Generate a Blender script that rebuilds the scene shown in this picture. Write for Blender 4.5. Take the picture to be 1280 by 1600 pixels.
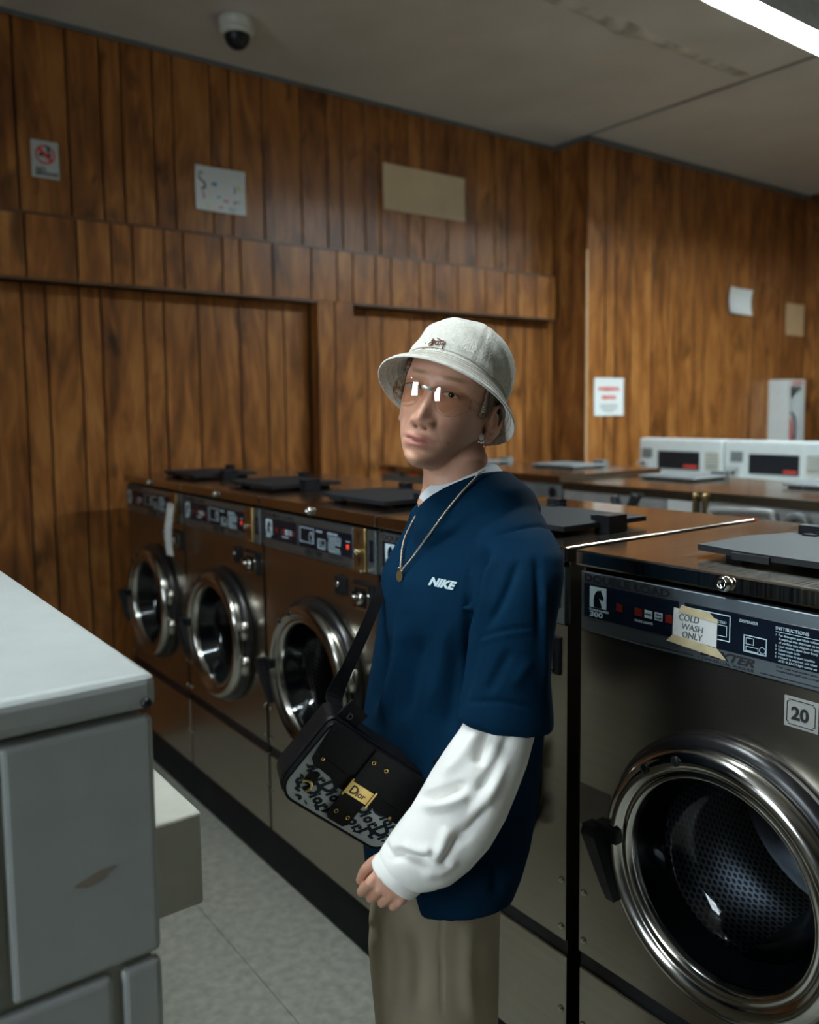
import bpy, bmesh, math, random
import numpy as np
from mathutils import Vector, Matrix
random.seed(7)
for o in list(bpy.data.objects): bpy.data.objects.remove(o, do_unlink=True)
scene = bpy.context.scene
COL = scene.collection

# ------------------------------------------------------------------ camera
FPX, CX, CY = 1320.48, 640.0, 756.80
CAM = np.array([3.7651, -1.2341, 1.5636]); YAW, PITCH, ROLL = 0.6406, 0.0874, -0.0106
FW = np.array([-math.cos(YAW)*math.cos(PITCH), math.sin(YAW)*math.cos(PITCH), -math.sin(PITCH)])
_r = np.cross(FW, [0, 0, 1.0]); _r /= np.linalg.norm(_r); _u = np.cross(_r, FW)
RT = _r*math.cos(ROLL) + _u*math.sin(ROLL)
UP = -_r*math.sin(ROLL) + _u*math.cos(ROLL)
cd = bpy.data.cameras.new('camera'); cam = bpy.data.objects.new('camera', cd); COL.objects.link(cam)
cam.matrix_world = Matrix(((RT[0], UP[0], -FW[0], CAM[0]), (RT[1], UP[1], -FW[1], CAM[1]), (RT[2], UP[2], -FW[2], CAM[2]), (0, 0, 0, 1)))
cd.sensor_fit = 'HORIZONTAL'; cd.sensor_width = 36; cd.lens = 36*FPX/1280
cd.shift_x = 0; cd.shift_y = -(800-CY)/1280
cd.clip_start = 0.05
cd.dof.use_dof = True; cd.dof.focus_distance = 1.36; cd.dof.aperture_fstop = 3.6
scene.camera = cam

# ------------------------------------------------------------------ world, exposure
w = bpy.data.worlds.new('world'); scene.world = w; w.use_nodes = True
w.node_tree.nodes['Background'].inputs[0].default_value = (0.55, 0.75, 1.0, 1)
w.node_tree.nodes['Background'].inputs[1].default_value = 1.0
scene.view_settings.view_transform = 'Standard'; scene.view_settings.look = 'None'
scene.view_settings.gamma = 1; scene.view_settings.use_curve_mapping = False
scene.view_settings.exposure = 0.1
LAMP = 420.0          # emission of the fluorescent tubes
DAY = 18.0           # daylight in the shop window panes
LAMP2 = 100.0        # tubes of the added shaded fitting over the aisle

def PX(x, y, D): return CAM + D*(FW + RT*((x-CX)/FPX) - UP*((y-CY)/FPX))
def onp(x, y, ax, v):
    d = FW + RT*((x-CX)/FPX) - UP*((y-CY)/FPX)
    return CAM + d*((v-CAM[ax])/d[ax])
def topx(P):
    d = np.asarray(P)-CAM; z = d@FW
    return CX+FPX*(d@RT)/z, CY-FPX*(d@UP)/z, z

# ------------------------------------------------------------------ materials
def nn(nt, t, **k):
    n = nt.nodes.new(t)
    for a, b in k.items(): setattr(n, a, b)
    return n
def mat(name, col, rough=.5, metal=0., var=.12, vs=20., bump=0., bs=200., rvar=0., spec=.5, stretch=(1, 1, 1), sheen=0., coat=0., sss=0., trans=0., ior=1.45, alpha=1.):
    m = bpy.data.materials.new(name); m.use_nodes = True; nt = m.node_tree; b = nt.nodes['Principled BSDF']
    b.inputs['Roughness'].default_value = rough; b.inputs['Metallic'].default_value = metal
    b.inputs['Specular IOR Level'].default_value = spec
    if sheen: b.inputs['Sheen Weight'].default_value = sheen; b.inputs['Sheen Roughness'].default_value = .5
    if coat: b.inputs['Coat Weight'].default_value = coat; b.inputs['Coat Roughness'].default_value = .08
    if sss: b.inputs['Subsurface Weight'].default_value = sss; b.inputs['Subsurface Radius'].default_value = (.012, .005, .003); b.inputs['Subsurface Scale'].default_value = 1.
    if trans: b.inputs['Transmission Weight'].default_value = trans; b.inputs['IOR'].default_value = ior
    if alpha < 1: b.inputs['Alpha'].default_value = alpha
    tc = nn(nt, 'ShaderNodeTexCoord'); mp = nn(nt, 'ShaderNodeMapping'); mp.inputs['Scale'].default_value = stretch
    nt.links.new(tc.outputs['Object'], mp.inputs[0])
    nz = nn(nt, 'ShaderNodeTexNoise'); nz.inputs['Scale'].default_value = vs; nz.inputs['Detail'].default_value = 4
    nt.links.new(mp.outputs[0], nz.inputs['Vector'])
    cr = nn(nt, 'ShaderNodeValToRGB'); e = cr.color_ramp.elements
    c = np.array(col[:3]); e[0].position = .3; e[1].position = .7
    e[0].color = (*np.clip(c*(1-var), 0, 1), 1); e[1].color = (*np.clip(c*(1+var), 0, 1), 1)
    nt.links.new(nz.outputs['Fac'], cr.inputs[0]); nt.links.new(cr.outputs[0], b.inputs['Base Color'])
    if rvar:
        mr = nn(nt, 'ShaderNodeMapRange'); mr.inputs['From Min'].default_value = .3; mr.inputs['From Max'].default_value = .7
        mr.inputs['To Min'].default_value = rough-rvar; mr.inputs['To Max'].default_value = rough+rvar
        nt.links.new(nz.outputs['Fac'], mr.inputs['Value']); nt.links.new(mr.outputs[0], b.inputs['Roughness'])
    if bump:
        n2 = nn(nt, 'ShaderNodeTexNoise'); n2.inputs['Scale'].default_value = bs; n2.inputs['Detail'].default_value = 3
        nt.links.new(mp.outputs[0], n2.inputs['Vector'])
        bp = nn(nt, 'ShaderNodeBump'); bp.inputs['Strength'].default_value = bump; bp.inputs['Distance'].default_value = .002
        nt.links.new(n2.outputs['Fac'], bp.inputs['Height']); nt.links.new(bp.outputs[0], b.inputs['Normal'])
    return m
def emit(name, col, s):
    m = bpy.data.materials.new(name); m.use_nodes = True; nt = m.node_tree
    b = nt.nodes['Principled BSDF']; b.inputs['Base Color'].default_value = (*col, 1)
    b.inputs['Emission Color'].default_value = (*col, 1); b.inputs['Emission Strength'].default_value = s
    return m
def wood(name, light, mid, dark, rough=.33):
    m = bpy.data.materials.new(name); m.use_nodes = True; nt = m.node_tree; b = nt.nodes['Principled BSDF']
    tc = nn(nt, 'ShaderNodeTexCoord'); oi = nn(nt, 'ShaderNodeObjectInfo')
    ml = nn(nt, 'ShaderNodeMath', operation='MULTIPLY'); ml.inputs[1].default_value = 37.; nt.links.new(oi.outputs['Random'], ml.inputs[0])
    cb = nn(nt, 'ShaderNodeCombineXYZ')
    for i in range(3): nt.links.new(ml.outputs[0], cb.inputs[i])
    ad = nn(nt, 'ShaderNodeVectorMath', operation='ADD'); nt.links.new(tc.outputs['Object'], ad.inputs[0]); nt.links.new(cb.outputs[0], ad.inputs[1])
    def noise(sc, scale, det, dist):
        mp = nn(nt, 'ShaderNodeMapping'); mp.inputs['Scale'].default_value = sc; nt.links.new(ad.outputs[0], mp.inputs[0])
        n = nn(nt, 'ShaderNodeTexNoise'); n.inputs['Scale'].default_value = scale; n.inputs['Detail'].default_value = det; n.inputs['Distortion'].default_value = dist
        nt.links.new(mp.outputs[0], n.inputs['Vector']); return n.outputs['Fac']
    big = noise((1, 1, .20), 7., 2, 1.1)
    # contour bands of the big noise give cathedral grain
    k = nn(nt, 'ShaderNodeMath', operation='MULTIPLY'); k.inputs[1].default_value = 30.; nt.links.new(big, k.inputs[0])
    sn = nn(nt, 'ShaderNodeMath', operation='SINE'); nt.links.new(k.outputs[0], sn.inputs[0])
    fine = noise((1, 1, .04), 120., 3, .3)
    mid2 = noise((1, 1, .24), 9., 3, 1.0)
    a1 = nn(nt, 'ShaderNodeMath', operation='MULTIPLY_ADD'); a1.inputs[1].default_value = .075; nt.links.new(sn.outputs[0], a1.inputs[0]); nt.links.new(mid2, a1.inputs[2])
    a2 = nn(nt, 'ShaderNodeMath', operation='MULTIPLY_ADD'); a2.inputs[1].default_value = .10; nt.links.new(fine, a2.inputs[0]); nt.links.new(a1.outputs[0], a2.inputs[2])
    r2 = nn(nt, 'ShaderNodeMath', operation='MULTIPLY_ADD'); r2.inputs[1].default_value = .14; nt.links.new(oi.outputs['Random'], r2.inputs[0]); nt.links.new(a2.outputs[0], r2.inputs[2])
    cr = nn(nt, 'ShaderNodeValToRGB'); e = cr.color_ramp.elements
    e[0].position = .28; e[0].color = (*dark, 1); e[1].position = .98; e[1].color = (*light, 1)
    x = e.new(.60); x.color = (*mid, 1)
    nt.links.new(r2.outputs[0], cr.inputs[0])
    kn = noise((1, 1, .45), 7., 2, .6)   # dark smoky knots
    mr = nn(nt, 'ShaderNodeMapRange'); mr.inputs['From Min'].default_value = .60; mr.inputs['From Max'].default_value = .74
    mr.inputs['To Min'].default_value = 1.; mr.inputs['To Max'].default_value = .35; nt.links.new(kn, mr.inputs['Value'])
    mx = nn(nt, 'ShaderNodeVectorMath', operation='SCALE'); nt.links.new(cr.outputs[0], mx.inputs[0]); nt.links.new(mr.outputs[0], mx.inputs['Scale'])
    nt.links.new(mx.outputs[0], b.inputs['Base Color'])
    b.inputs['Roughness'].default_value = rough; b.inputs['Specular IOR Level'].default_value = .35
    bp = nn(nt, 'ShaderNodeBump'); bp.inputs['Strength'].default_value = .05; bp.inputs['Distance'].default_value = .002
    nt.links.new(fine, bp.inputs['Height']); nt.links.new(bp.outputs[0], b.inputs['Normal'])
    return m
def steel(name, col, rough, streak=(1, 1, 25), rv=.0, var=.05):
    return mat(name, col, rough, 1., var=var, vs=3., rvar=rv, stretch=streak)

M = {}
M['wood'] = wood('wood_panel', (.41, .172, .046), (.225, .080, .018), (.080, .026, .007), .37)
M['trimwood'] = mat('wood_trim', (.09, .038, .014), .4, var=.25, vs=9, stretch=(1, 1, 1))
M['groove'] = mat('groove_dark', (.02, .01, .006), .8)
M['worntrim'] = mat('worn_trim', (.48, .30, .17), .5)
M['ceil'] = mat('ceiling_board', (.50, .46, .40), .42, var=.10, vs=2.5, bump=.5, bs=260., rvar=.06)
M['ceiltape'] = mat('ceiling_tape', (.42, .37, .30), .6, var=.5, vs=9)
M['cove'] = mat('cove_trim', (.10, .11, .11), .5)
M['floor'] = mat('vinyl', (.41, .415, .355), .42, var=.20, vs=34., rvar=.08)
M['plaster'] = mat('painted_wall', (.10, .085, .07), .7)
M['steel'] = steel('stainless', (.44, .40, .34), .27)
M['steelcap'] = steel('stainless_top', (.50, .44, .37), .17, (60, 1, 1), .05)
M['panelsilver'] = steel('panel_silver', (.33, .39, .43), .42)
M['chrome'] = mat('chrome', (.62, .61, .58), .07, 1., var=.06)
M['ring'] = mat('door_ring_steel', (.50, .49, .46), .16, 1., var=.12, vs=8, rvar=.06)
M['black'] = mat('black_plastic', (.010, .011, .014), .35, spec=.3)
M['lidblack'] = mat('lid_plastic', (.010, .012, .015), .6, spec=.25)
M['rubber'] = mat('rubber', (.01, .01, .011), .3)
M['navy_print'] = mat('panel_dark_blue', (.004, .008, .016), .25)
M['print_white'] = mat('print_white', (.55, .68, .74), .5)
M['print_dark'] = mat('print_dark', (.015, .016, .018), .5)
M['print_grey'] = mat('print_grey', (.10, .11, .12), .5)
M['red'] = mat('red_print', (.55, .04, .03), .5)
M['led'] = emit('red_led', (1., .06, .03), .25)
M['ledd'] = mat('dim_led', (.16, .012, .006), .4)
M['brass'] = mat('brass', (.50, .36, .16), .35, 1., var=.2, rvar=.08)
M['gold'] = mat('gold', (.72, .50, .18), .25, 1.)
M['plinth'] = mat('plinth_black', (.008, .009, .012), .55, var=.3, vs=12, spec=.15)
M['drum'] = mat('drum_plain', (.30, .31, .33), .25, 1.)
M['enamel'] = mat('white_enamel', (.58, .61, .60), .38, var=.04)
M['enamel_dim'] = mat('dimmed_white_enamel', (.41, .435, .42), .40, var=.04)  # white enamel darkened to offset the overhead light on the foreground machine
M['cream'] = mat('cream_enamel', (.50, .49, .42), .45, var=.06)
M['greymetal'] = mat('galvanised', (.44, .45, .44), .45, .4, var=.14, vs=14, rvar=.08)
M['greypaint'] = mat('grey_paint', (.17, .185, .19), .5, .1, var=.12)
M['paper'] = mat('paper', (.66, .68, .66), .7, var=.05, vs=6)
M['beige'] = mat('beige_paper', (.62, .47, .29), .7, var=.08, vs=5)
M['tan'] = mat('tan_paper', (.55, .37, .20), .7, var=.06)
M['tape'] = mat('masking_tape', (.55, .46, .28), .45, var=.15, vs=40)
M['orange'] = mat('orange_sticker', (.75, .16, .03), .5)
M['stickersilver'] = mat('sticker_silver', (.42, .42, .40), .5, .3, var=.05)
M['glossysign'] = mat('glossy_sign', (.42, .45, .43), .1, var=.05)
M['hose'] = mat('hose', (.02, .022, .026), .4)
M['tube'] = emit('fluorescent_tube', (.80, .95, 1.0), LAMP)
M['tube2'] = emit('added_shaded_tube', (.88, .97, 1.0), LAMP2)
M['fixture'] = mat('fixture_enamel', (.55, .58, .58), .4)
M['skyglow'] = emit('daylight_pane', (.80, .92, 1.0), DAY)
# perforated drum: hole pattern from the drum's own unwrapped coordinates
def perforated():
    m = bpy.data.materials.new('perforated_drum'); m.use_nodes = True; nt = m.node_tree; b = nt.nodes['Principled BSDF']
    uv = nn(nt, 'ShaderNodeTexCoord'); sp = nn(nt, 'ShaderNodeSeparateXYZ'); nt.links.new(uv.outputs['UV'], sp.inputs[0])
    def mth(op, a, bb=None):
        n = nn(nt, 'ShaderNodeMath', operation=op)
        for i, v in enumerate((a, bb)):
            if v is None: continue
            if isinstance(v, (int, float)): n.inputs[i].default_value = v
            else: nt.links.new(v, n.inputs[i])
        return n.outputs[0]
    row = mth('FLOOR', sp.outputs[1]); odd = mth('MULTIPLY', mth('MODULO', row, 2.), .5)
    fx = mth('SUBTRACT', mth('FRACT', mth('ADD', sp.outputs[0], odd)), .5); fy = mth('SUBTRACT', mth('FRACT', sp.outputs[1]), .5)
    d = mth('SQRT', mth('ADD', mth('MULTIPLY', fx, fx), mth('MULTIPLY', fy, fy)))
    hole = mth('LESS_THAN', d, .36)
    mx = nn(nt, 'ShaderNodeMix', data_type='RGBA'); nt.links.new(hole, mx.inputs[0])
    mx.inputs[6].default_value = (.55, .56, .58, 1); mx.inputs[7].default_value = (.004, .004, .005, 1)
    nt.links.new(mx.outputs[2], b.inputs['Base Color']); b.inputs['Roughness'].default_value = .28
    nt.links.new(mth('SUBTRACT', 1., hole), b.inputs['Metallic'])
    return m
M['perf'] = perforated()
def glass(name, tint, gl, rough=0.0):
    m = bpy.data.materials.new(name); m.use_nodes = True; nt = m.node_tree; nt.nodes.remove(nt.nodes['Principled BSDF'])
    out = nt.nodes['Material Output']; t = nn(nt, 'ShaderNodeBsdfTransparent'); t.inputs[0].default_value = (*tint, 1)
    g = nn(nt, 'ShaderNodeBsdfGlossy'); g.inputs['Roughness'].default_value = rough; g.inputs['Color'].default_value = (.9, .93, .95, 1)
    lw = nn(nt, 'ShaderNodeLayerWeight'); lw.inputs[0].default_value = .5; f0 = ((gl-1)/(gl+1))**2
    pw = nn(nt, 'ShaderNodeMath', operation='POWER'); pw.inputs[1].default_value = 5.; nt.links.new(lw.outputs['Facing'], pw.inputs[0])
    fr = nn(nt, 'ShaderNodeMath', operation='MULTIPLY_ADD'); fr.inputs[1].default_value = 1-f0; fr.inputs[2].default_value = f0; nt.links.new(pw.outputs[0], fr.inputs[0])
    mx = nn(nt, 'ShaderNodeMixShader'); nt.links.new(fr.outputs[0], mx.inputs[0]); nt.links.new(t.outputs[0], mx.inputs[1]); nt.links.new(g.outputs[0], mx.inputs[2])
    nt.links.new(mx.outputs[0], out.inputs[0]); return m
M['doorglass'] = glass('door_glass', (.42, .46, .49), 1.5)
M['lens'] = glass('eyewear_lens', (.94, .89, .84), 1.75)
M['lensedge'] = glass('eyewear_temple', (.95, .92, .89), 1.18)

# ------------------------------------------------------------------ mesh helpers
def link(o, parent=None):
    COL.objects.link(o)
    if parent is not None: o.parent = parent
    return o
def mobj(name, verts, faces, m, parent=None, smooth=False, ws=False, uvs=None):
    v = np.asarray(verts, float)
    if ws and parent is not None:
        q = parent
        while q is not None: v = v - np.array(q.location); q = q.parent
    me = bpy.data.meshes.new(name); me.from_pydata([tuple(a) for a in v], [], [tuple(int(i) for i in f) for f in faces]); me.update()
    if m is not None: me.materials.append(M[m] if isinstance(m, str) else m)
    if smooth:
        me.polygons.foreach_set('use_smooth', [True]*len(me.polygons))
    return link(bpy.data.objects.new(name, me), parent)
def empty(name, loc, label, cat, group=None, kind=None):
    o = bpy.data.objects.new(name, None); o.empty_display_size = .05; o.location = Vector([float(a) for a in loc]); COL.objects.link(o)
    tag(o, label, cat, group, kind); return o
def tag(o, label=None, cat=None, group=None, kind=None):
    if label: o['label'] = label
    if cat: o['category'] = cat
    if group: o['group'] = group
    if kind: o['kind'] = kind
    return o
def boxgeo(x0, x1, y0, y1, z0, z1):
    v = [(x0, y0, z0), (x1, y0, z0), (x1, y1, z0), (x0, y1, z0), (x0, y0, z1), (x1, y0, z1), (x1, y1, z1), (x0, y1, z1)]
    f = [(0, 3, 2, 1), (4, 5, 6, 7), (0, 1, 5, 4), (1, 2, 6, 5), (2, 3, 7, 6), (3, 0, 4, 7)]
    return v, f
def bm_out(bm, name, m, parent, smooth=False):
    me = bpy.data.meshes.new(name); bm.to_mesh(me); bm.free()
    if m is not None: me.materials.append(M[m] if isinstance(m, str) else m)
    if smooth: me.polygons.foreach_set('use_smooth', [True]*len(me.polygons))
    return link(bpy.data.objects.new(name, me), parent)
def box(name, x0, x1, y0, y1, z0, z1, m, parent=None, bev=0., seg=2):
    bm = bmesh.new(); v, f = boxgeo(x0, x1, y0, y1, z0, z1)
    vs = [bm.verts.new(a) for a in v]
    for q in f: bm.faces.new([vs[i] for i in q])
    if bev: bmesh.ops.bevel(bm, geom=bm.edges[:], offset=bev, segments=seg, affect='EDGES', profile=.5)
    return bm_out(bm, name, m, parent)
class MB:
    def __init__(s): s.v = []; s.f = []
    def add(s, v, f):
        n = len(s.v); s.v += [tuple(a) for a in v]; s.f += [tuple(i+n for i in q) for q in f]; return s
    def box(s, *a): return s.add(*boxgeo(*a))
    def out(s, name, m, parent=None, smooth=False, ws=False): return mobj(name, s.v, s.f, m, parent, smooth, ws)
def basis(n):
    n = np.asarray(n, float); n = n/np.linalg.norm(n)
    a = np.array([0, 0, 1.]) if abs(n[2]) < .9 else np.array([1., 0, 0])
    u = np.cross(a, n); u /= np.linalg.norm(u); return u, np.cross(n, u), n
def lathegeo(prof, o, ax, n=48, cap=True, flip=False):
    u, v, a = basis(ax); o = np.asarray(o, float); V = []; F = []
    for r, h in prof:
        for k in range(n):
            t = 2*math.pi*k/n; V.append(o + a*h + r*(u*math.cos(t)+v*math.sin(t)))
    m = len(prof)
    for i in range(m-1):
        for k in range(n):
            F.append((i*n+k, i*n+(k+1) % n, (i+1)*n+(k+1) % n, (i+1)*n+k))
    if cap: F.append(tuple(range(n))[::-1]); F.append(tuple((m-1)*n+k for k in range(n)))
    if flip: F = [q[::-1] for q in F]
    return V, F
def lathe(name, prof, o, ax, m, parent=None, n=48, cap=True, smooth=True, ws=False):
    V, F = lathegeo(prof, o, ax, n, cap); ob = mobj(name, V, F, m, parent, smooth, ws)
    return ob
def catmull(pts, k=8):
    p = [np.asarray(a, float) for a in pts]; p = [2*p[0]-p[1]] + p + [2*p[-1]-p[-2]]; out = []
    for i in range(1, len(p)-2):
        for j in range(k):
            t = j/k; a, b, c, d = p[i-1:i+3]
            out.append(.5*((2*b)+(-a+c)*t+(2*a-5*b+4*c-d)*t*t+(-a+3*b-3*c+d)*t**3))
    out.append(p[-2]); return out
def tubegeo(path, r, n=8, closed=False):
    path = [np.asarray(a, float) for a in path]; N = len(path); V = []; F = []
    rr = r if hasattr(r, '__len__') else [r]*N
    t0 = path[1]-path[0]; u, v, _ = basis(t0)
    for i in range(N):
        t = (path[(i+1) % N]-path[i-1]) if (closed or 0 < i < N-1) else (path[1]-path[0] if i == 0 else path[-1]-path[-2])
        t = t/max(np.linalg.norm(t), 1e-9); u = u - t*(u@t); u /= max(np.linalg.norm(u), 1e-9); v = np.cross(t, u)
        for k in range(n):
            a = 2*math.pi*k/n; V.append(path[i]+rr[i]*(u*math.cos(a)+v*math.sin(a)))
    for i in range(N if closed else N-1):
        j = (i+1) % N
        for k in range(n): F.append((i*n+k, i*n+(k+1) % n, j*n+(k+1) % n, j*n+k))
    if not closed: F.append(tuple(range(n))[::-1]); F.append(tuple((N-1)*n+k for k in range(n)))
    return V, F
def tube(name, path, r, m, parent=None, n=8, ws=False, closed=False): return mobj(name, *tubegeo(path, r, n, closed), m, parent, True, ws)
def loftgeo(rings, cap=True):
    n = len(rings[0]); V = [p for r in rings for p in r]; F = []
    for i in range(len(rings)-1):
        for k in range(n): F.append((i*n+k, i*n+(k+1) % n, (i+1)*n+(k+1) % n, (i+1)*n+k))
    if cap: F.append(tuple(range(n))[::-1]); F.append(tuple((len(rings)-1)*n+k for k in range(n)))
    return V, F
def ribbon(path, side, wd, th):
    # strap with real thickness: path points, side vectors, widths
    V = []; F = []; N = len(path)
    for i in range(N):
        t = np.asarray(path[min(i+1, N-1)])-np.asarray(path[max(i-1, 0)]); t = t/np.linalg.norm(t)
        s = np.asarray(side[i], float); s = s-t*(s@t); s /= np.linalg.norm(s); nrm = np.cross(t, s); ww = wd[i] if hasattr(wd, '__len__') else wd
        for a, b in ((-.5, -.5), (.5, -.5), (.5, .5), (-.5, .5)): V.append(np.asarray(path[i])+s*ww*a+nrm*th*b)
    for i in range(N-1):
        for k in range(4): F.append((i*4+k, i*4+(k+1) % 4, (i+1)*4+(k+1) % 4, (i+1)*4+k))
    F.append((3, 2, 1, 0)); F.append(tuple((N-1)*4+k for k in range(4)))
    return V, F
def prism(poly, o, ex, ey, d, holes=()):
    # flat polygon (2D) extruded by d along ex x ey
    o = np.asarray(o, float); ex = np.asarray(ex, float); ey = np.asarray(ey, float); n = np.cross(ex, ey); N = len(poly)
    V = [o+ex*a+ey*b for a, b in poly]+[o+ex*a+ey*b+n*d for a, b in poly]
    F = [tuple(range(N))[::-1], tuple(range(N, 2*N))]+[(i, (i+1) % N, N+(i+1) % N, N+i) for i in range(N)]
    return V, F
_tc = {}
def textgeo(s, size, shear=0., off=0., ext=.0004, res=3, space=1.):
    key = (s, size, shear, off, ext, space)
    if key in _tc: return _tc[key]
    c = bpy.data.curves.new('t', 'FONT'); c.body = s; c.size = size; c.shear = shear; c.offset = off; c.extrude = ext; c.resolution_u = res; c.space_character = space
    o = bpy.data.objects.new('t', c); me = bpy.data.meshes.new_from_object(o)
    V = [np.array(v.co) for v in me.vertices]; F = [tuple(p.vertices) for p in me.polygons]
    bpy.data.objects.remove(o); bpy.data.curves.remove(c); bpy.data.meshes.remove(me)
    _tc[key] = (V, F); return V, F
def placetext(s, size, o, ex, ey, shear=0., off=0., ext=.0004, wscale=1., space=1.):
    V, F = textgeo(s, size, shear, off, ext, 3, space); ex = np.asarray(ex, float)*wscale; ey = np.asarray(ey, float); n = np.cross(ex, ey); n /= np.linalg.norm(n)
    return [np.asarray(o)+ex*v[0]+ey*v[1]+n*v[2] for v in V], F
def text(name, s, size, o, ex, ey, m, parent, **k): return mobj(name, *placetext(s, size, o, ex, ey, **k), m, parent)
def copy_tree(o, parent=None):
    c = o.copy(); COL.objects.link(c); c.parent = parent
    for ch in list(o.children): copy_tree(ch, c)
    return c
def remesh(o, vox, smooth=0, fac=.5):
    m = o.modifiers.new('r', 'REMESH'); m.mode = 'VOXEL'; m.voxel_size = vox; m.use_smooth_shade = True
    if smooth:
        s = o.modifiers.new('s', 'SMOOTH'); s.iterations = smooth; s.factor = fac
    dg = bpy.context.evaluated_depsgraph_get(); dg.update(); me = bpy.data.meshes.new_from_object(o.evaluated_get(dg))
    o.modifiers.clear(); old = o.data; mats = list(old.materials); o.data = me; me.name = old.name
    me.materials.clear()
    for a in mats: me.materials.append(a)
    bpy.data.meshes.remove(old); me.polygons.foreach_set('use_smooth', [True]*len(me.polygons)); return o
def vco(o):
    a = np.empty(len(o.data.vertices)*3); o.data.vertices.foreach_get('co', a); return a.reshape(-1, 3)
def vno(o):
    a = np.empty(len(o.data.vertices)*3); o.data.vertex_normals.foreach_get('vector', a); return a.reshape(-1, 3)
def setco(o, a): o.data.vertices.foreach_set('co', a.ravel()); o.data.update()
Z0 = 0.0
# ------------------------------------------------------------------ room shell
XW, XL, ZL1, ZL2, XR, YC, ZC, YE = -.16, -.0775, 2.4108, 2.1248, .1277, 2.881, 3.2352, 5.47
XF, YS = 7.6, -3.4
floor = tag(box('floor', XW-.1, XF, YS, YE, -.12, -.006, 'groove'), kind='structure')
seamY = float(onp(380, 1498, 2, 0)[1])
for a, b in ((YS, seamY-1.8), (seamY-1.797, seamY-.0012), (seamY+.0012, seamY+1.8), (seamY+1.803, YE)):
    box('vinyl_sheet', XW-.1, XF, a, b, -.006, 0, 'floor', floor)
ceiling = tag(box('ceiling', XW-.1, XF, YS, YE, ZC+.012, ZC+.1, 'groove'), kind='structure')
csY = float(onp(1110, 145, 2, ZC)[1])
for y0, y1 in ((YS, -1.9), (-1.896, csY-.006), (csY+.006, YE)):
    for x0, x1 in ((XW-.1, 3.2), (3.204, XF)):
        box('ceiling_board', x0, x1, y0, y1, ZC, ZC+.012, 'ceil', ceiling)
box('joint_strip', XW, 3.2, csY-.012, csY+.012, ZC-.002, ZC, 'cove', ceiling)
# blistered tape strip over a ceiling joint
rnd = random.Random(3)
x_t = 1.225; V = []; F = []; ys = np.linspace(.6, csY-.05, 60)
for i, y in enumerate(ys):
    hh = .009+.002*rnd.random()+(.020*math.exp(-((y-1.86)/.09)**2)); wv = .034+.002*rnd.random()+.022*math.exp(-((y-1.86)/.1)**2)
    for a, b in ((-1, 0), (-.6, .7), (0, 1), (.6, .6), (1, 0)): V.append((x_t+a*wv+.0015*math.sin(y*9), y, ZC+.001-hh*b))
for i in range(len(ys)-1):
    for k in range(4): F.append((i*5+k, i*5+k+1, i*5+6+k, i*5+5+k))
mobj('joint_tape', V, F, 'ceiltape', ceiling, True)

def plankY(parent, X, cuts, z0, z1, th=.012, g=.004, m='wood'):
    for a, b in zip(cuts[:-1], cuts[1:]):
        if abs(b-a) < .02: continue
        box('plank', X-th, X, min(a, b)+g, max(a, b)-g, z0, z1, m, parent, .0025, 1)
gy = lambda px, py, X: float(onp(px, py, 0, X)[1])
def leftext(c, n=9):
    r = random.Random(5); out = [c[0]]
    while out[0] > -2.4: out.insert(0, out[0]-r.choice([.1, .14, .19, .09, .24]))
    return out[:-1]+list(c)
upx = [32, 113.5, 165, 198, 246.5, 276.6, 335, 364.5, 414.4, 473, 513, 536.7, 572, 595, 639, 661.7, 700, 744.5, 773.8, 792.6, 820, 849]
upc = leftext([gy(p, 330+.11*p, XW) for p in upx])+[YC]
wb = tag(box('wall_back', XW-.1, XW-.012, YS, YC+.1, 0, ZC, 'groove'), kind='structure')
plankY(wb, XW, upc, ZL1-.03, ZC)
rcl = leftext([gy(p, 560, XW) for p in (38.5, 75, 127.7, 161, 227.5, 258.5, 311.5, 376, 418, 445, 484)])
yp0, yp1, yend = gy(497, 470, XL), gy(553, 476, XL), gy(868, 498, XL)
plankY(wb, XW, rcl+[yp0+.01], 0, ZL2+.03)
rcr = [yp1]+[c for c in upc if c > yp1+.02]
plankY(wb, XW, rcr, 0, ZL2+.03)
# boxed-out beam and pilaster
bx = [40, 121.4, 174.5, 208, 257, 287.4, 348, 376.3, 426.6, 486.7, 527, 551, 587.5, 611, 656, 678, 715.6, 759.4, 790, 809, 837.5]
bc = leftext([gy(p, 390+.09*p, XL) for p in bx])+[yend]
bm_ = MB().box(XW-.01, XL-.012, -2.5, yend, ZL2, ZL1).box(XW-.01, XL-.012, yp0+.011, yp1, 0, ZL2)
core = bm_.out('beam_core', 'groove', wb)
plankY(wb, XL, bc, ZL2+.012, ZL1-.010)
plankY(wb, XL, [yp0, gy(527, 700, XL), yp1], 0, ZL2+.012)
box('beam_moulding', XW, XL+.004, -2.5, yend, ZL1-.012, ZL1, 'trimwood', wb, .002, 1)
box('beam_moulding', XW, XL+.004, -2.5, yp0, ZL2, ZL2+.014, 'trimwood', wb, .002, 1)
box('beam_moulding', XW, XL+.004, yp1, yend, ZL2, ZL2+.014, 'trimwood', wb, .002, 1)
box('reveal_board', XW, XL-.001, yp0, yp0+.01, 0, ZL2, 'wood', wb)
box('beam_end', XW, XL-.001, yend-.006, yend, ZL2, ZL1, 'wood', wb)
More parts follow.
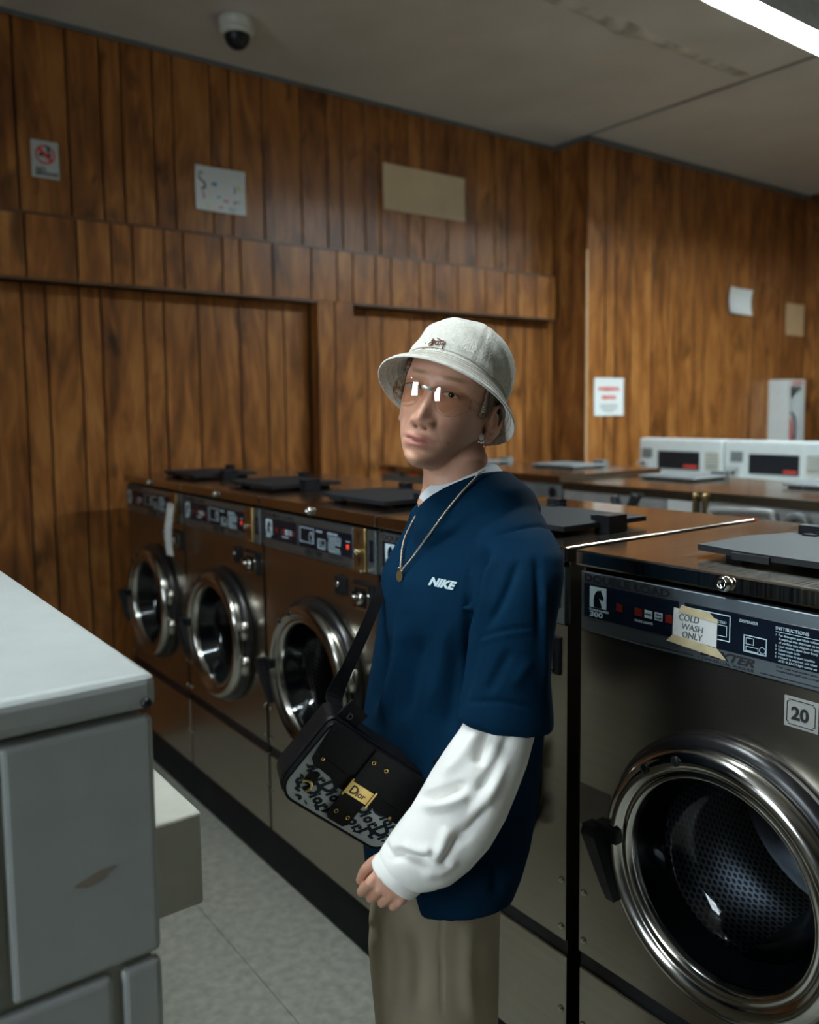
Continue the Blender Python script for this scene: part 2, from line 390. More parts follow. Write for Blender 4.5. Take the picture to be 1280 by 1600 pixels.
# jutting wall on the right: its narrow return and its long face
ws_ = tag(box('wall_side', XW-.1, XR-.012, YC+.012, YE+.1, 0, ZC, 'groove'), kind='structure')
cxs = [XW]+[float(onp(p, 450, 1, YC)[0]) for p in (875, 899)]+[XR]
for a, b in zip(cxs[:-1], cxs[1:]): box('plank', a+.002, b-.002, YC, YC+.012, 0, ZC, 'wood', ws_, .002, 1)
sp = [946, 962.4, 986.3, 1019.8, 1046, 1063.4, 1086, 1101, 1135, 1178, 1200, 1224, 1242, 1267]
sc = [YC]+[gy(p, 450, XR) for p in sp]+[YE]
plankY(ws_, XR, sc, 0, ZC, g=.007)
we = tag(box('wall_end', XW-.1, XF, YE+.012, YE+.1, 0, ZC, 'groove'), kind='structure')
xx = XR; r = random.Random(2)
while xx < XF-.1:
    nx = min(xx+r.choice([.12, .2, .16, .25]), XF); box('plank', xx+.003, nx-.003, YE, YE+.012, 0, ZC, 'wood', we); xx = nx
tag(box('trim_1', XR-.002, XR+.006, YC-.012, YC+.004, 0, float(onp(921, 391, 0, XR)[2]), 'worntrim'), kind='structure')
tag(box('trim_2', XW, XW+.022, -2.4, YC, ZC-.016, ZC, 'cove', None, .004, 1), kind='structure')
tag(box('trim_3', XR, XR+.022, YC-.02, YE, ZC-.03, ZC, 'cove', None, .004, 1), kind='structure')
tag(box('trim_4', XW, XR, YC-.022, YC, ZC-.022, ZC, 'cove', None, .004, 1), kind='structure')
# the street side behind the photographer: unseen dark wall, shop window placed and recessed to steer its daylight
WX0, WX1, WZ0, WZ1 = 2.7, 3.6, 1.30, 3.05
wl_ = tag(MB().box(XW-.1, WX0, YS-.45, YS, 0, ZC).box(WX1, XF, YS-.45, YS, 0, ZC).box(WX0, WX1, YS-.45, YS, 0, WZ0).box(WX0, WX1, YS-.45, YS, WZ1, ZC).out('wall_left', 'plaster'), kind='structure')
wn = tag(MB().box(WX0, WX0+.05, YS-.45, YS-.35, WZ0, WZ1).box(WX1-.05, WX1, YS-.45, YS-.35, WZ0, WZ1).box(WX0+.05, WX1-.05, YS-.45, YS-.35, WZ0, WZ0+.05).box(WX0+.05, WX1-.05, YS-.45, YS-.35, WZ1-.05, WZ1).box((WX0+WX1)/2-.025, (WX0+WX1)/2+.025, YS-.44, YS-.36, WZ0+.05, WZ1-.05).box(WX0+.05, WX1-.05, YS-.44, YS-.36, 2.18, 2.22).out('window_1', 'black'), kind='structure')
for xa, xb in ((WX0+.05, (WX0+WX1)/2-.025), ((WX0+WX1)/2+.025, WX1-.05)):
    for za, zb in ((WZ0+.05, 2.18), (2.22, WZ1-.05)): box('pane', xa, xb, YS-.41, YS-.40, za, zb, 'skyglow', wn)
tag(box('wall_front', XF, XF+.1, YS, YE, 0, ZC, 'plaster'), kind='structure')

# ------------------------------------------------------------------ fluorescent fittings
def fitting(x, y0, y1, label, z=3.13, group='fluorescent ceiling fittings', shade=False):
    t = empty('ceiling_light', (x, y0, ZC), label, 'ceiling light', group)
    L = y1-y0; d = z-ZC
    hv, hf = [], []
    for yy in (0, L): hv += [(-.062, yy, d-.012), (-.045, yy, 0), (.045, yy, 0), (.062, yy, d-.012), (.057, yy, d-.012), (.040, yy, -.008), (-.040, yy, -.008), (-.057, yy, d-.012)]
    hf = [(k, (k+1) % 8, 8+(k+1) % 8, 8+k) for k in range(8)]
    if shade:
        hv = []
        for yy in (0, L): hv += [(-.16, yy, d-.20), (-.10, yy, -.005), (.10, yy, -.005), (.16, yy, d-.20), (.154, yy, d-.20), (.094, yy, -.02), (-.094, yy, -.02), (-.154, yy, d-.20)]
        hf = [(k, (k+1) % 8, 8+(k+1) % 8, 8+k) for k in range(8)]
        for yy, o_ in ((0, 1), (L, -1)): mobj('end_plate', [(-.16, yy, d-.20), (-.10, yy, -.005), (.10, yy, -.005), (.16, yy, d-.20)], [(0, 1, 2, 3)[::o_]], 'fixture', t)
    mobj('housing', hv, hf, 'fixture', t)
    for sx in ((-.045, .045) if shade else (0.,)):
        V, F = lathegeo([(.019, 0), (.019, L-.08)], (sx, .04, d+.02), (0, 1, 0), 10)
        mobj('tube', V, F, 'tube2' if shade else 'tube', t, True)
        for e in (.0, L-.04): box('lamp_holder', sx-.022, sx+.022, e, e+.04, d-.005, d+.05, 'fixture', t)
tx = float(onp(1242, 38, 2, 3.15)[0])
fitting(tx, 1.70, 2.86, 'fluorescent strip light on the ceiling at the upper right corner')
fitting(tx, 3.4, 4.29, 'added unseen fluorescent strip light further along the right side ceiling')  # unseen fitting added to brighten the far right of the room
fitting(2.42, -1.75, -.40, 'added fluorescent trough light with deep shade above the aisle, out of view overhead', shade=True)  # unseen lamp added for the key light, deep sides spare the back wall

# dome security camera
pc = onp(370, 30, 2, ZC)
t = empty('dome_camera', pc, 'small white dome security camera with dark lens on the ceiling', 'camera')
lathe('base', [(.075, 0), (.078, -.012), (.074, -.040), (.066, -.046)][::1], (0, 0, 0), (0, 0, 1), 'cream', t, 40)
lathe('collar', [(.068, -.044), (.072, -.052), (.066, -.066), (.055, -.068)], (0, 0, 0), (0, 0, 1), 'cream', t, 40)
lathe('dome', [(.055, -.062)]+[(.055*math.cos(a), -.066-.06*math.sin(a)) for a in np.linspace(0, 1.5, 10)], (0, 0, 0), (0, 0, 1), 'black', t, 40)

# ------------------------------------------------------------------ things on the walls
def on_back(px, py, off=0): return onp(px, py, 0, XW+off)
def sheet(name, tl, br, X, m, label, cat, th=.003, skew=0.0, curl=0.):
    a = onp(*tl, 0, X); b = onp(*br, 0, X); o = empty(name, (X, a[1], b[2]), label, cat)
    W = b[1]-a[1]; H = a[2]-b[2]; n = 8; V = []; F = []
    for s in (0, 1):
        for j in range(n+1):
            for i in range(n+1):
                u, v = i/n, j/n; bend = curl*((u-.5)**2+(v-.5)**2)*.04
                V.append((th*s+bend+.001, u*W, v*H+skew*u*W))
    q = (n+1)**2
    for j in range(n):
        for i in range(n):
            k = j*(n+1)+i; F.append((q+k, q+k+1, q+k+n+2, q+k+n+1)); F.append((k, k+n+1, k+n+2, k+1))
    edge = [i for i in range(n+1)]+[j*(n+1)+n for j in range(1, n+1)]+[n*(n+1)+i for i in range(n-1, -1, -1)]+[j*(n+1) for j in range(n-1, 0, -1)]
    for a_, b_ in zip(edge, edge[1:]+edge[:1]): F.append((a_, b_, q+b_, q+a_))
    s = mobj('sheet', V, F, m, o); return o, W, H
EY, EZ = (0, 1, 0), (0, 0, 1)
# no-smoking sign
o, W, H = sheet('no_smoking_sign', (47, 217), (93, 282), XW+.001, 'glossysign', 'no smoking sign with red circle above the beam', 'sign', .004)
cy_, cz_, rr_ = W*.5, H*.63, W*.36
V, F = [], []
for k in range(40):
    a = 2*math.pi*k/40
    for q in (rr_, rr_*.8): V.append((.006, cy_+q*math.cos(a), cz_+q*math.sin(a)))
F = [(2*k, (2*k+2) % 80, (2*k+3) % 80, 2*k+1) for k in range(40)]
mobj('red_ring', V, F, 'red', o)
mobj('cigarette', *prism([(-rr_*.6, -.008), (rr_*.6, -.008), (rr_*.6, .006), (-rr_*.6, .006)], (.0055, cy_, cz_), EY, EZ, .0004), 'print_dark', o)
tube('smoke', catmull([(.006, cy_+rr_*.5, cz_+.012), (.006, cy_+rr_*.25, cz_+.02), (.006, cy_+rr_*.5, cz_+.03), (.006, cy_+.0, cz_+.036)]), .004, 'print_dark', o, 6)
d2 = (math.cos(-.78), math.sin(-.78))
mobj('red_bar', *prism([(-rr_*.9*d2[0]-.005, -rr_*.9*d2[1]-.005), (-rr_*.9*d2[0]+.005, -rr_*.9*d2[1]+.005), (rr_*.9*d2[0]+.005, rr_*.9*d2[1]+.005), (rr_*.9*d2[0]-.005, rr_*.9*d2[1]-.005)], (.0066, cy_, cz_), EY, EZ, .0004), 'red', o)
text('lettering', 'NO', .026, (.0055, W*.14, H*.17), EY, EZ, 'print_dark', o, off=.0008)
text('lettering', 'SMOKING', .021, (.0055, W*.12, H*.07), EY, EZ, 'print_dark', o, off=.0008)
# child's drawing in a plastic sleeve
o, W, H = sheet('plastic_sleeve_drawing', (303, 257), (383, 338), XW+.001, 'paper', 'drawing with coloured doodles in a clear plastic sleeve on the panelling', 'drawing', .003, 0, .5)
M['scr_t'] = mat('marker_teal', (.05, .30, .38), .5); M['scr_p'] = mat('marker_pink', (.55, .10, .22), .5); M['scr_y'] = mat('marker_yellow', (.62, .56, .16), .5)
def scrib(pts, m, r=.0035): tube('marker_stroke', catmull([(.007, a*W, b*H) for a, b in pts], 4), r, m, o, 5)
scrib([(.15, .82), (.1, .86), (.07, .78), (.1, .70), (.17, .64), (.2, .55), (.16, .49), (.12, .5)], 'print_grey', .005)
for q in (((.32, .62), (.42, .60), (.40, .66), (.33, .63)), ((.66, .08), (.70, .13), (.74, .06), (.8, .14)), ((.85, .12), (.88, .06)), ((.78, .28), (.9, .29)), ((.44, .34), (.5, .36))): scrib(q, 'scr_t')
for q in (((.14, .42), (.17, .33), (.18, .27)), ((.46, .1), (.5, .13), (.53, .10)), ((.56, .3), (.6, .27), (.66, .28)), ((.76, .27), (.8, .25))): scrib(q, 'scr_p')
for q in (((.84, .66), (.9, .62), (.86, .57), (.97, .6)), ((.22, .2), (.26, .1), (.23, .05))): scrib(q, 'scr_y')
scrib([(.78, .62), (.8, .55), (.77, .48)], 'print_grey', .003)
# blank papers
sheet('blank_paper', (597, 254), (725, 347), XW+.001, 'beige', 'blank beige paper sheet pinned high on the back wall', 'paper', .003, 0, .4)
o, W, H = sheet('notice', (928, 590), (973, 649), XR+.001, 'paper', 'white notice with red heading taped beside the wall corner', 'notice', .002, 0, .2)
rn = random.Random(8)
for zz, x0_, x1_ in ((.66, .14, .86), (.43, .26, .74)):      # heading too blurred to read: broken red strokes
    x_ = x0_
    while x_ < x1_:
        w_ = rn.uniform(.05, .10); box('red_heading', .004, .0045, W*x_, W*min(x_+w_, x1_), H*(zz+rn.uniform(-.01, .01)), H*(zz+.10), 'red', o); x_ += w_+.02
for k in range(4): box('small_print', .004, .0045, W*.2, W*.8, H*(.28-.06*k), H*(.30-.06*k), 'print_grey', o)
sheet('white_paper', (1137, 448), (1170, 492), XR+.001, 'paper', 'small blank white paper with curled corner on the right wall', 'paper', .002, -.03, 1.5)
sheet('tan_paper', (1228, 473), (1269, 527), XR+.001, 'tan', 'square tan paper at the far right of the wall', 'paper', .002, 0, .2)
# extinguisher cabinet on the right wall
ca = onp(1202, 594, 0, XR); cb_ = onp(1202, 690, 0, XR); e = .155; yb = ca[1]; zt = ca[2]; zb = cb_[2]-.08; wd = .24
t = empty('extinguisher_cabinet', (XR, yb, zb), 'white wall cabinet with open front holding a fire extinguisher', 'cabinet')
hh = zt-zb
MB().box(0, e, 0, .012, 0, hh).box(0, e, wd-.012, wd, 0, hh).box(0, e, .012, wd-.012, hh-.012, hh).box(0, e, .012, wd-.012, 0, .012).box(0, .01, .012, wd-.012, .012, hh-.012).out('body', 'enamel', t)
MB().box(e, e+.006, 0, .03, 0, hh).box(e, e+.006, wd-.03, wd, 0, hh).box(e, e+.006, .03, wd-.03, hh-.05, hh).box(e, e+.006, .03, wd-.03, 0, .03).out('front_frame', 'enamel', t)
box('red_lettering', e+.006, e+.0066, .05, wd-.04, hh-.034, hh-.018, 'red', t)
ex_ = empty('fire_extinguisher', (XR+.07, yb+wd/2, zb+.013), 'red fire extinguisher inside the white wall cabinet', 'extinguisher')
lathe('cylinder', [(.05, 0), (.056, .015), (.056, .2), (.045, .25), (.02, .275)], (0, 0, 0), (0, 0, 1), 'red', ex_, 24)
lathe('valve', [(.018, .27), (.02, .29), (.014, .31)], (0, 0, 0), (0, 0, 1), 'greymetal', ex_, 16)
tube('hose', catmull([(.02, .0, .30), (.045, .05, .27), (.055, .06, .18), (.05, .06, .08)]), .008, 'hose', ex_, 8)

# ------------------------------------------------------------------ front-loading washers, row along the aisle
DX, DZ = .335, .780
def ringpanel(name, x0, x1, z0, z1, y0, y1, cx, cz, r, m, parent, n=64):
    ang = [2*math.pi*k/n for k in range(n)]; V = []; F = []
    cs = [math.atan2(z-cz, x-cx) % (2*math.pi) for x in (x0, x1) for z in (z0, z1)]
    ang = sorted(set([round(a, 6) for a in ang]+[round(c, 6) for c in cs])); n = len(ang)
    for y in (y0, y1):
        for a in ang:
            c, s = math.cos(a), math.sin(a); k = min([q for q in ((x1-cx)/c if c > 1e-9 else 9, (x0-cx)/c if c < -1e-9 else 9, (z1-cz)/s if s > 1e-9 else 9, (z0-cz)/s if s < -1e-9 else 9) if q > 0])
            V.append((cx+k*c, y, cz+k*s)); V.append((cx+r*c, y, cz+r*s))
    for i in range(n):
        j = (i+1) % n; a, b, c, d = 2*i, 2*i+1, 2*j+1, 2*j; e = 2*n
        F += [(a, d, c, b), (e+a, e+b, e+c, e+d), (b, c, e+c, e+b), (a, e+a, e+d, d)]
    return mobj(name, V, F, m, parent)
def horse(o, sx, sz, parent):
    pts = [(.22, 0), (.78, 0), (.74, .2), (.62, .42), (.60, .52), (.70, .46), (.80, .40), (.90, .44), (.92, .54), (.82, .72), (.74, .86), (.72, .97), (.66, .88), (.55, .90), (.38, .82), (.26, .64), (.19, .38)]
    V, F = prism([(a*sx, b*sz) for a, b in pts], o, (1, 0, 0), EZ, .0003); return mobj('horse_emblem', V, F, 'navy_print', parent)
EX = (1, 0, 0)
def make_washer(name, label, loc):
    t = empty(name, loc, label, 'washing machine', 'stainless front-loading washers along the aisle')
    MB().box(.006, .010, .008, .64, .184, 1.262).box(.646, .650, .008, .64, .184, 1.262).box(.010, .646, .636, .64, .184, 1.262).box(.010, .646, .02, .636, .184, .194).out('cabinet', 'steel', t)
    ringpanel('front_panel', .006, .650, .474, 1.133, 0, .012, DX, DZ, .205, 'steel', t)
    box('stripe', .006, .650, .006, .03, .438, .476, 'black', t)
    box('lower_panel', .006, .650, 0, .012, .1825, .440, 'steel', t, .0025, 1)
    box('cap', 0, .656, -.012, .655, 1.262, 1.293, 'steelcap', t, .004, 2)
    # control strip
    cp = box('control_panel', .010, .540, -.006, .01, 1.136, 1.252, 'panelsilver', t, .0015, 1)
    box('black_window', .018, .232, -.0075, -.005, 1.164, 1.231, 'navy_print', cp, .001, 1)
    box('black_window', .244, .537, -.0075, -.005, 1.164, 1.231, 'navy_print', cp, .001, 1)
    text('lettering', 'DOUBLE LOAD', .0185, (.018, -.0066, 1.2345), EX, EZ, 'print_dark', cp, off=.0006, wscale=1.55)
    box('emblem_plate', .034, .074, -.0082, -.007, 1.186, 1.226, 'print_white', cp)
    horse((.037, -.0084, 1.187), .034, .037, cp)
    text('lettering', 'THOROUGHBRED', .0058, (.033, -.0084, 1.1795), EX, EZ, 'print_white', cp)
    text('lettering', '300', .0135, (.034, -.0084, 1.1685), EX, EZ, 'print_white', cp, off=.0003, wscale=1.6)
    for k, mm in enumerate(('ledd', 'ledd', 'print_white', 'print_white', 'ledd')): box('indicator', (.098, .140, .162, .184, .206)[k], (.112, .156, .178, .200, .220)[k], -.0085, -.007, 1.189, 1.203, mm, cp)
    text('lettering', 'RINSE', .005, (.1635, -.0087, 1.1945), EX, EZ, 'print_dark', cp); text('lettering', 'FINAL', .005, (.1855, -.0087, 1.1975), EX, EZ, 'print_dark', cp); text('lettering', 'RINSE', .005, (.1855, -.0087, 1.1915), EX, EZ, 'print_dark', cp)
    text('lettering', 'MODE LIGHTS', .0062, (.140, -.0080, 1.178), EX, EZ, 'print_white', cp)
    def frame(x0, x1, z0, z1, w=.0016): return MB().box(x0, x1, -.0082, -.007, z0, z0+w).box(x0, x1, -.0082, -.007, z1-w, z1).box(x0, x0+w, -.0082, -.007, z0, z1).box(x1-w, x1, -.0082, -.007, z0, z1).out('printed_frame', 'print_white', cp)
    frame(.252, .332, 1.180, 1.224); frame(.306, .326, 1.187, 1.206, .001)
    text('lettering', 'COLD', .0058, (.309, -.0082, 1.209), EX, EZ, 'print_white', cp)
    text('lettering', 'DISPENSER', .0068, (.348, -.0082, 1.218), EX, EZ, 'print_white', cp)
    frame(.356, .396, 1.171, 1.199); frame(.360, .374, 1.184, 1.195, .001); frame(.360, .382, 1.173, 1.181, .001)
    V, F = [], []
    for k in range(20):
        a = 2*math.pi*k/20
        for q in (.0055, .0045): V.append((.389+q*math.cos(a), -.0082, 1.179+q*math.sin(a)))
    mobj('printed_circle', V, [(2*k, (2*k+2) % 40, (2*k+3) % 40, 2*k+1) for k in range(20)], 'print_white', cp)
    text('lettering', 'INSTRUCTIONS', .0076, (.410, -.0082, 1.218), EX, EZ, 'print_white', cp)
    box('printed_rule', .410, .480, -.0082, -.007, 1.2145, 1.2152, 'print_white', cp)
    for k, s in enumerate(('1  Put detergent and fabric softener', '    if required into dispenser on top', '    of machine (see diagram at left)', '2  Load clothes, close door firmly', '3  Select wash cycle', '4  Insert coins to start machine', '5  If bleach is required, add when', '    ADD BLEACH light comes on')):
        text('lettering', s, .0050, (.410, -.0082, 1.2085-.0058*k), EX, EZ, 'print_white', cp)
    box('start_light', .510, .521, -.0088, -.007, 1.188, 1.200, 'led', cp)
    box('printed_rule', .506, .526, -.0082, -.007, 1.2075, 1.2095, 'print_white', cp)
    text('lettering', 'DEXTER', .0185, (.275, -.0066, 1.1475), EX, EZ, 'print_dark', cp, off=.0007, shear=.35, wscale=1.45)
    text('lettering', 'COMMERCIAL WASHER', .0072, (.272, -.0066, 1.1395), EX, EZ, 'print_dark', cp, wscale=1.35)
    for a, b in ((.165, .262), (.385, .53)): box('printed_rule', a, b, -.0066, -.005, 1.1415, 1.1432, 'print_dark', cp)
    text('lettering', 'Door Locks when machine starts, and', .0048, (.412, -.0066, 1.1575), EX, EZ, 'print_dark', cp); text('lettering', 'remains locked until cycle is completed.', .0048, (.412, -.0066, 1.1515), EX, EZ, 'print_dark', cp)
    # coin acceptor, side plate
    ca_ = box('coin_plate', .547, .605, -.012, .01, 1.138, 1.253, 'brass', t, .002, 1)
    box('coin_slot', .574, .578, -.0128, -.01, 1.212, 1.238, 'black', ca_); box('return_slot', .574, .580, -.0128, -.01, 1.150, 1.176, 'black', ca_)
    lathe('return_button', [(.008, 0), (.008, .014), (.006, .017)], (.577, -.012, 1.190), (0, -1, 0), 'chrome', ca_, 16)
    box('coin_lip', .549, .603, -.024, -.010, 1.136, 1.142, 'chrome', ca_, .001, 1)
    sp_ = box('side_plate', .608, .647, -.006, .01, 1.136, 1.252, 'panelsilver', t, .001, 1)
    box('side_window', .618, .638, -.0075, -.005, 1.168, 1.226, 'navy_print', sp_, .001, 1)
    # cash vault, key switch
    cv = box('coin_vault', .530, .634, -.006, .01, 1.028, 1.108, 'black', t, .004, 2)
    MB().box(.545, .620, -.014, -.005, 1.094, 1.100).box(.545, .552, -.012, -.005, 1.036, 1.094).box(.612, .620, -.012, -.005, 1.036, 1.100).box(.545, .620, -.012, -.005, 1.034, 1.040).out('vault_frame', 'chrome', cv)
    lathe('vault_lock', [(.017, 0), (.017, .018), (.013, .022), (.006, .022)], (.588, -.006, 1.066), (0, -1, 0), 'chrome', cv, 20)
    tube('vault_handle', [(.556, -.008, 1.078), (.556, -.03, 1.076), (.572, -.034, 1.072), (.590, -.03, 1.070)], .005, 'chrome', cv, 8)
    ks = box('key_switch', .448, .490, -.012, .01, 1.054, 1.107, 'black', t, .004, 2)
    lathe('key_cylinder', [(.008, 0), (.008, .006)], (.469, -.012, 1.086), (0, -1, 0), 'chrome', ks, 14)
    # door
    C0 = (DX, 0, DZ); NY = (0, -1, 0)
    lathe('door_gasket', [(.205, .0), (.238, .0), (.239, .014), (.230, .024), (.214, .026), (.205, .02)], C0, NY, 'rubber', t, 72, False)
    dr = lathe('door', [(.206, .010), (.221, .020), (.222, .044), (.217, .054), (.207, .060), (.197, .060), (.188, .052), (.184, .047), (.180, .050), (.174, .050), (.168, .040), (.1655, .026)], C0, NY, 'ring', t, 96, False)
    lathe('dark_cone', [(.1655, .026), (.163, .008), (.150, -.03)], C0, NY, 'rubber', dr, 64, False)  # inner cone coloured dark so the door opening stays dim
    lathe('door_glass', [(.166, .030), (.161, .018), (.150, -.02), (.135, -.05), (.11, -.062), (.06, -.066), (.001, -.067)], C0, NY, 'doorglass', dr, 64, False)
    hb = MB()
    V, F = loftgeo([[np.array((x_, y_, z_))+np.array(q)*s for q in ((-1, -1, 0), (1, -1, 0), (1, 1, 0), (-1, 1, 0))] for x_, y_, z_, s in ((.100, -.070, .800, .013), (.100, -.070, .782, .016), (.112, -.066, .745, .014), (.132, -.062, .690, .011), (.140, -.060, .668, .009))])
    hb.add(V, F).box(.098, .150, -.066, -.040, .776, .802)
    hd = hb.out('handle', 'black', dr)
    lathe('hinge', [(.014, -.03), (.014, .03)], (DX+.228, -.03, DZ+.06), (0, 0, 1), 'ring', dr, 14); lathe('hinge', [(.014, -.03), (.014, .03)], (DX+.228, -.03, DZ-.06), (0, 0, 1), 'ring', dr, 14)
    for a in (1.9, 2.25): lathe('bolt', [(.009, .056), (.009, .062), (.004, .064)], (DX+.203*math.cos(a), 0, DZ+.203*math.sin(a)), NY, 'black', dr, 12)
    # drum
    n, V, F, U = 64, [], [], []
    for i, yy in enumerate((.05, .40)):
        for k in range(n): V.append((DX+.225*math.cos(2*math.pi*k/n), yy, DZ+.225*math.sin(2*math.pi*k/n)))
    F = [(k, (k+1) % n, n+(k+1) % n, n+k) for k in range(n)]
    dm = mobj('drum', V, [f[::-1] for f in F], 'perf', t, True); ul = dm.data.uv_layers.new(name='uv')
    for p in dm.data.polygons:
        for li in p.loop_indices:
            v = V[dm.data.loops[li].vertex_index]; k = p.index
            a = k if dm.data.loops[li].vertex_index % n == k else k+1
            ul.data[li].uv = (a*100/n, (v[1])*80)
    lathe('drum_back', [(.225, 0), (.2, .01), (.1, .02), (.04, -.02), (.001, -.03)], (DX, .40, DZ), (0, 1, 0), 'drum', t, 48, False)
    lathe('drum_lip', [(.205, 0), (.19, .02), (.188, .05), (.225, .055)], (DX, .012, DZ), (0, 1, 0), 'rubber', t, 48, False)
    for k in range(3):
        a = .5+2*math.pi*k/3; c, s = math.cos(a), math.sin(a)
        V = []
        for yy in (.06, .39):
            for q, rad in ((-.16, .222), (0, .165), (.16, .222)): V.append((DX+rad*math.cos(a+q), yy, DZ+rad*math.sin(a+q)))
        mobj('drum_paddle', V, [(0, 1, 4, 3), (1, 2, 5, 4), (0, 2, 1), (3, 4, 5)], 'drum', t)
    for x in (.018, .638):
        for z in (.600, .320, .50): lathe('screw', [(.007, 0), (.007, .002), (.004, .004)], (x, 0, z), NY, 'chrome', t, 12)
    # lock, dispenser lid
    lk = lathe('cap_lock', [(.013, 0), (.013, .008), (.010, .013), (.006, .013), (.006, .010), (.002, .010)], (.325, -.012, 1.2775), NY, 'chrome', t, 24)
    ld = MB(); V, F = prism([(.195, .10), (.30, .085), (.56, .085), (.56, .36), (.23, .36), (.195, .26)], (0, 0, 1.304), EX, (0, 1, 0), .011)
    ld.add(V, F).box(.275, .345, .080, .088, 1.300, 1.312)
    lid = ld.out('dispenser_lid', 'lidblack', t)
    V, F = prism([(0, 0), (.05, 0), (.05, .028), (.038, .028), (.02, .010), (0, .010)], (.24, .385, 1.293), EX, EZ, .03)
    MB().add(V, F).box(.262, .286, .34, .375, 1.306, 1.318).box(.24, .285, .365, .39, 1.293, 1.331).out('lid_hinge', 'black', lid)
    MB().box(.545, .585, .20, .26, 1.293, 1.330).box(.52, .56, .215, .245, 1.314, 1.326).out('lid_hinge', 'black', lid)
    for q in ((.24, .27, .12, .15), (.5, .53, .3, .33)): box('lid_pad', *q, 1.293, 1.304, 'black', lid)
    return t
w4 = make_washer('front_load_washer', 'nearest stainless washer marked 20, cold wash note on its panel', (2.66, 0, 0))
wl = ['stainless washer by the back wall, furthest along the row', 'stainless washer second from the back wall with round porthole door', 'stainless washer third from the back wall, just left of the shoulder bag', 'stainless washer mostly hidden behind the person in the navy top']
for i in range(4):
    c = copy_tree(w4); c.location = (i*.66, 0, 0); c['label'] = wl[i]
# number sticker only on the nearest washer, which has no key switch beside it
for q in [q for q in w4.children if q.name.startswith('key_switch')]:
    for z in list(q.children): bpy.data.objects.remove(z)
    bpy.data.objects.remove(q)
st = box('number_sticker', .424, .478, -.0012, 0, 1.068, 1.116, 'stickersilver', w4); st['label'] = 'square metallic sticker reading 20'
MB().box(.431, .471, -.0018, -.001, 1.072, 1.0732).box(.431, .471, -.0018, -.001, 1.1108, 1.112).box(.428, .4292, -.0018, -.001, 1.076, 1.108).box(.4728, .474, -.0018, -.001, 1.076, 1.108).box(.4292, .432, -.0018, -.001, 1.075, 1.0762).box(.470, .4728, -.0018, -.001, 1.075, 1.0762).box(.4292, .432, -.0018, -.001, 1.1078, 1.109).box(.470, .4728, -.0018, -.001, 1.1078, 1.109).out('sticker_border', 'print_dark', st)
text('lettering', '20', .028, (.4355, -.0018, 1.0815), EX, EZ, 'print_dark', st, off=.0009)
box('faded_patch', .004+.004, .082, -.0008, 0, .741, .826, mat('label_residue', (.16, .14, .12), .45, .6), w4)
pl = tag(box('washer_plinth', -.12, 3.34, .035, .66, 0, .1815, 'plinth', None, .004, 1), 'long black plinth under the row of stainless washers', 'plinth')
# handwritten note taped to the panel
nt_ = empty('handwritten_note', (2.66+.222, -.0082, 1.166), 'handwritten cold wash only note taped to the nearest washer panel', 'note')
V, F = prism([(0, .004), (.086, 0), (.087, .048), (.002, .053)], (0, 0, 0), EX, EZ, .0012); mobj('paper', V, F, 'paper', nt_)
for s, x, z in (('COLD', .012, .034), ('WASH', .018, .019), ('ONLY', .019, .005)): text('handwriting', s, .0155, (x, -.0017, z), EX, EZ, 'print_grey', nt_, shear=.15, wscale=.95)
V, F = prism([(-.012, -.008), (.106, -.017), (.088, -.001), (.002, .006)], (0, -.0018, 0), EX, EZ, .0006); mobj('tape', V, F, 'tape', nt_)
V, F = prism([(.012, .047), (.09, .042), (.074, .056), (.018, .060)], (0, -.0018, 0), EX, EZ, .0006); mobj('tape', V, F, 'tape', nt_)
# crumpled paper tag hanging on the farthest washer
a = onp(270, 787, 1, -.05); tg = empty('paper_tag', a, 'long white paper tag hanging on the furthest washer', 'tag')
cz = [onp(x, y, 1, -.05-b)-a for x, y, b in ((267, 787, 0), (265, 805, .006), (263, 825, .010), (263, 845, .006), (266, 868, .0))]
path = catmull(cz, 5); V, F = ribbon(path, [np.array([1., .12, 0])]*len(path), .052, .0012); mobj('paper', V, F, 'paper', tg)
lathe('eyelet', [(.004, 0), (.004, .002)], path[1]+np.array((.004, -.002, 0)), (0, -1, 0), 'print_dark', tg, 10)
for k in range(3): box('scribble', -.012, .018, path[6+4*k][1]-.0032, path[6+4*k][1]-.002, path[6+4*k][2], path[6+4*k][2]+.002, 'scr_p', tg)

# ------------------------------------------------------------------ second row, seen from behind over the steel tops
YB = 1.42
def bk(px, py): return onp(px, py, 1, YB)
def back_machine(name, x0, x1, h, label, m):
    t = empty(name, (x0, YB, 0), label, 'washing machine', 'washers of the second row seen from behind'); w_ = x1-x0
    MB().box(0, w_, 0, .66, .1, h-.035).out('cabinet', m, t)
    box('base', .02, w_-.02, .03, .63, 0, .1, 'plinth', t)
    box('cap', -.004, w_+.004, -.012, .672, h-.035, h, 'steelcap', t, .004, 2)
    box('rear_panel', .03, w_-.03, -.006, .0, .3, h-.05, m, t, .002, 1)
    d = box('dispenser_lid', w_*.18, w_*.62, .34, .58, h+.006, h+.016, 'greypaint', t, .003, 1)
    box('lid_hinge', w_*.5, w_*.6, .57, .61, h, h+.03, 'greypaint', d); box('lid_pad', w_*.2, w_*.25, .36, .4, h, h+.007, 'black', d)
    return t, w_
def disc(t, px, py, r, name='vent_hole'):
    p = bk(px, py); lathe(name, [(r, 0), (r, .003), (r*.9, .004)], (p[0]-t.location.x, -.007, p[2]), (0, -1, 0), 'black', t, 20)
def patch(t, name, tl, br, m, y=-.009):
    a, b = bk(*tl), bk(*br); return box(name, a[0]-t.location.x, b[0]-t.location.x, y, y+.002, b[2], a[2], m, t)
b0, _ = back_machine('rear_row_washer', -.05, .62, 1.268, 'grey machine back showing left of the person under the back wall', 'greypaint')
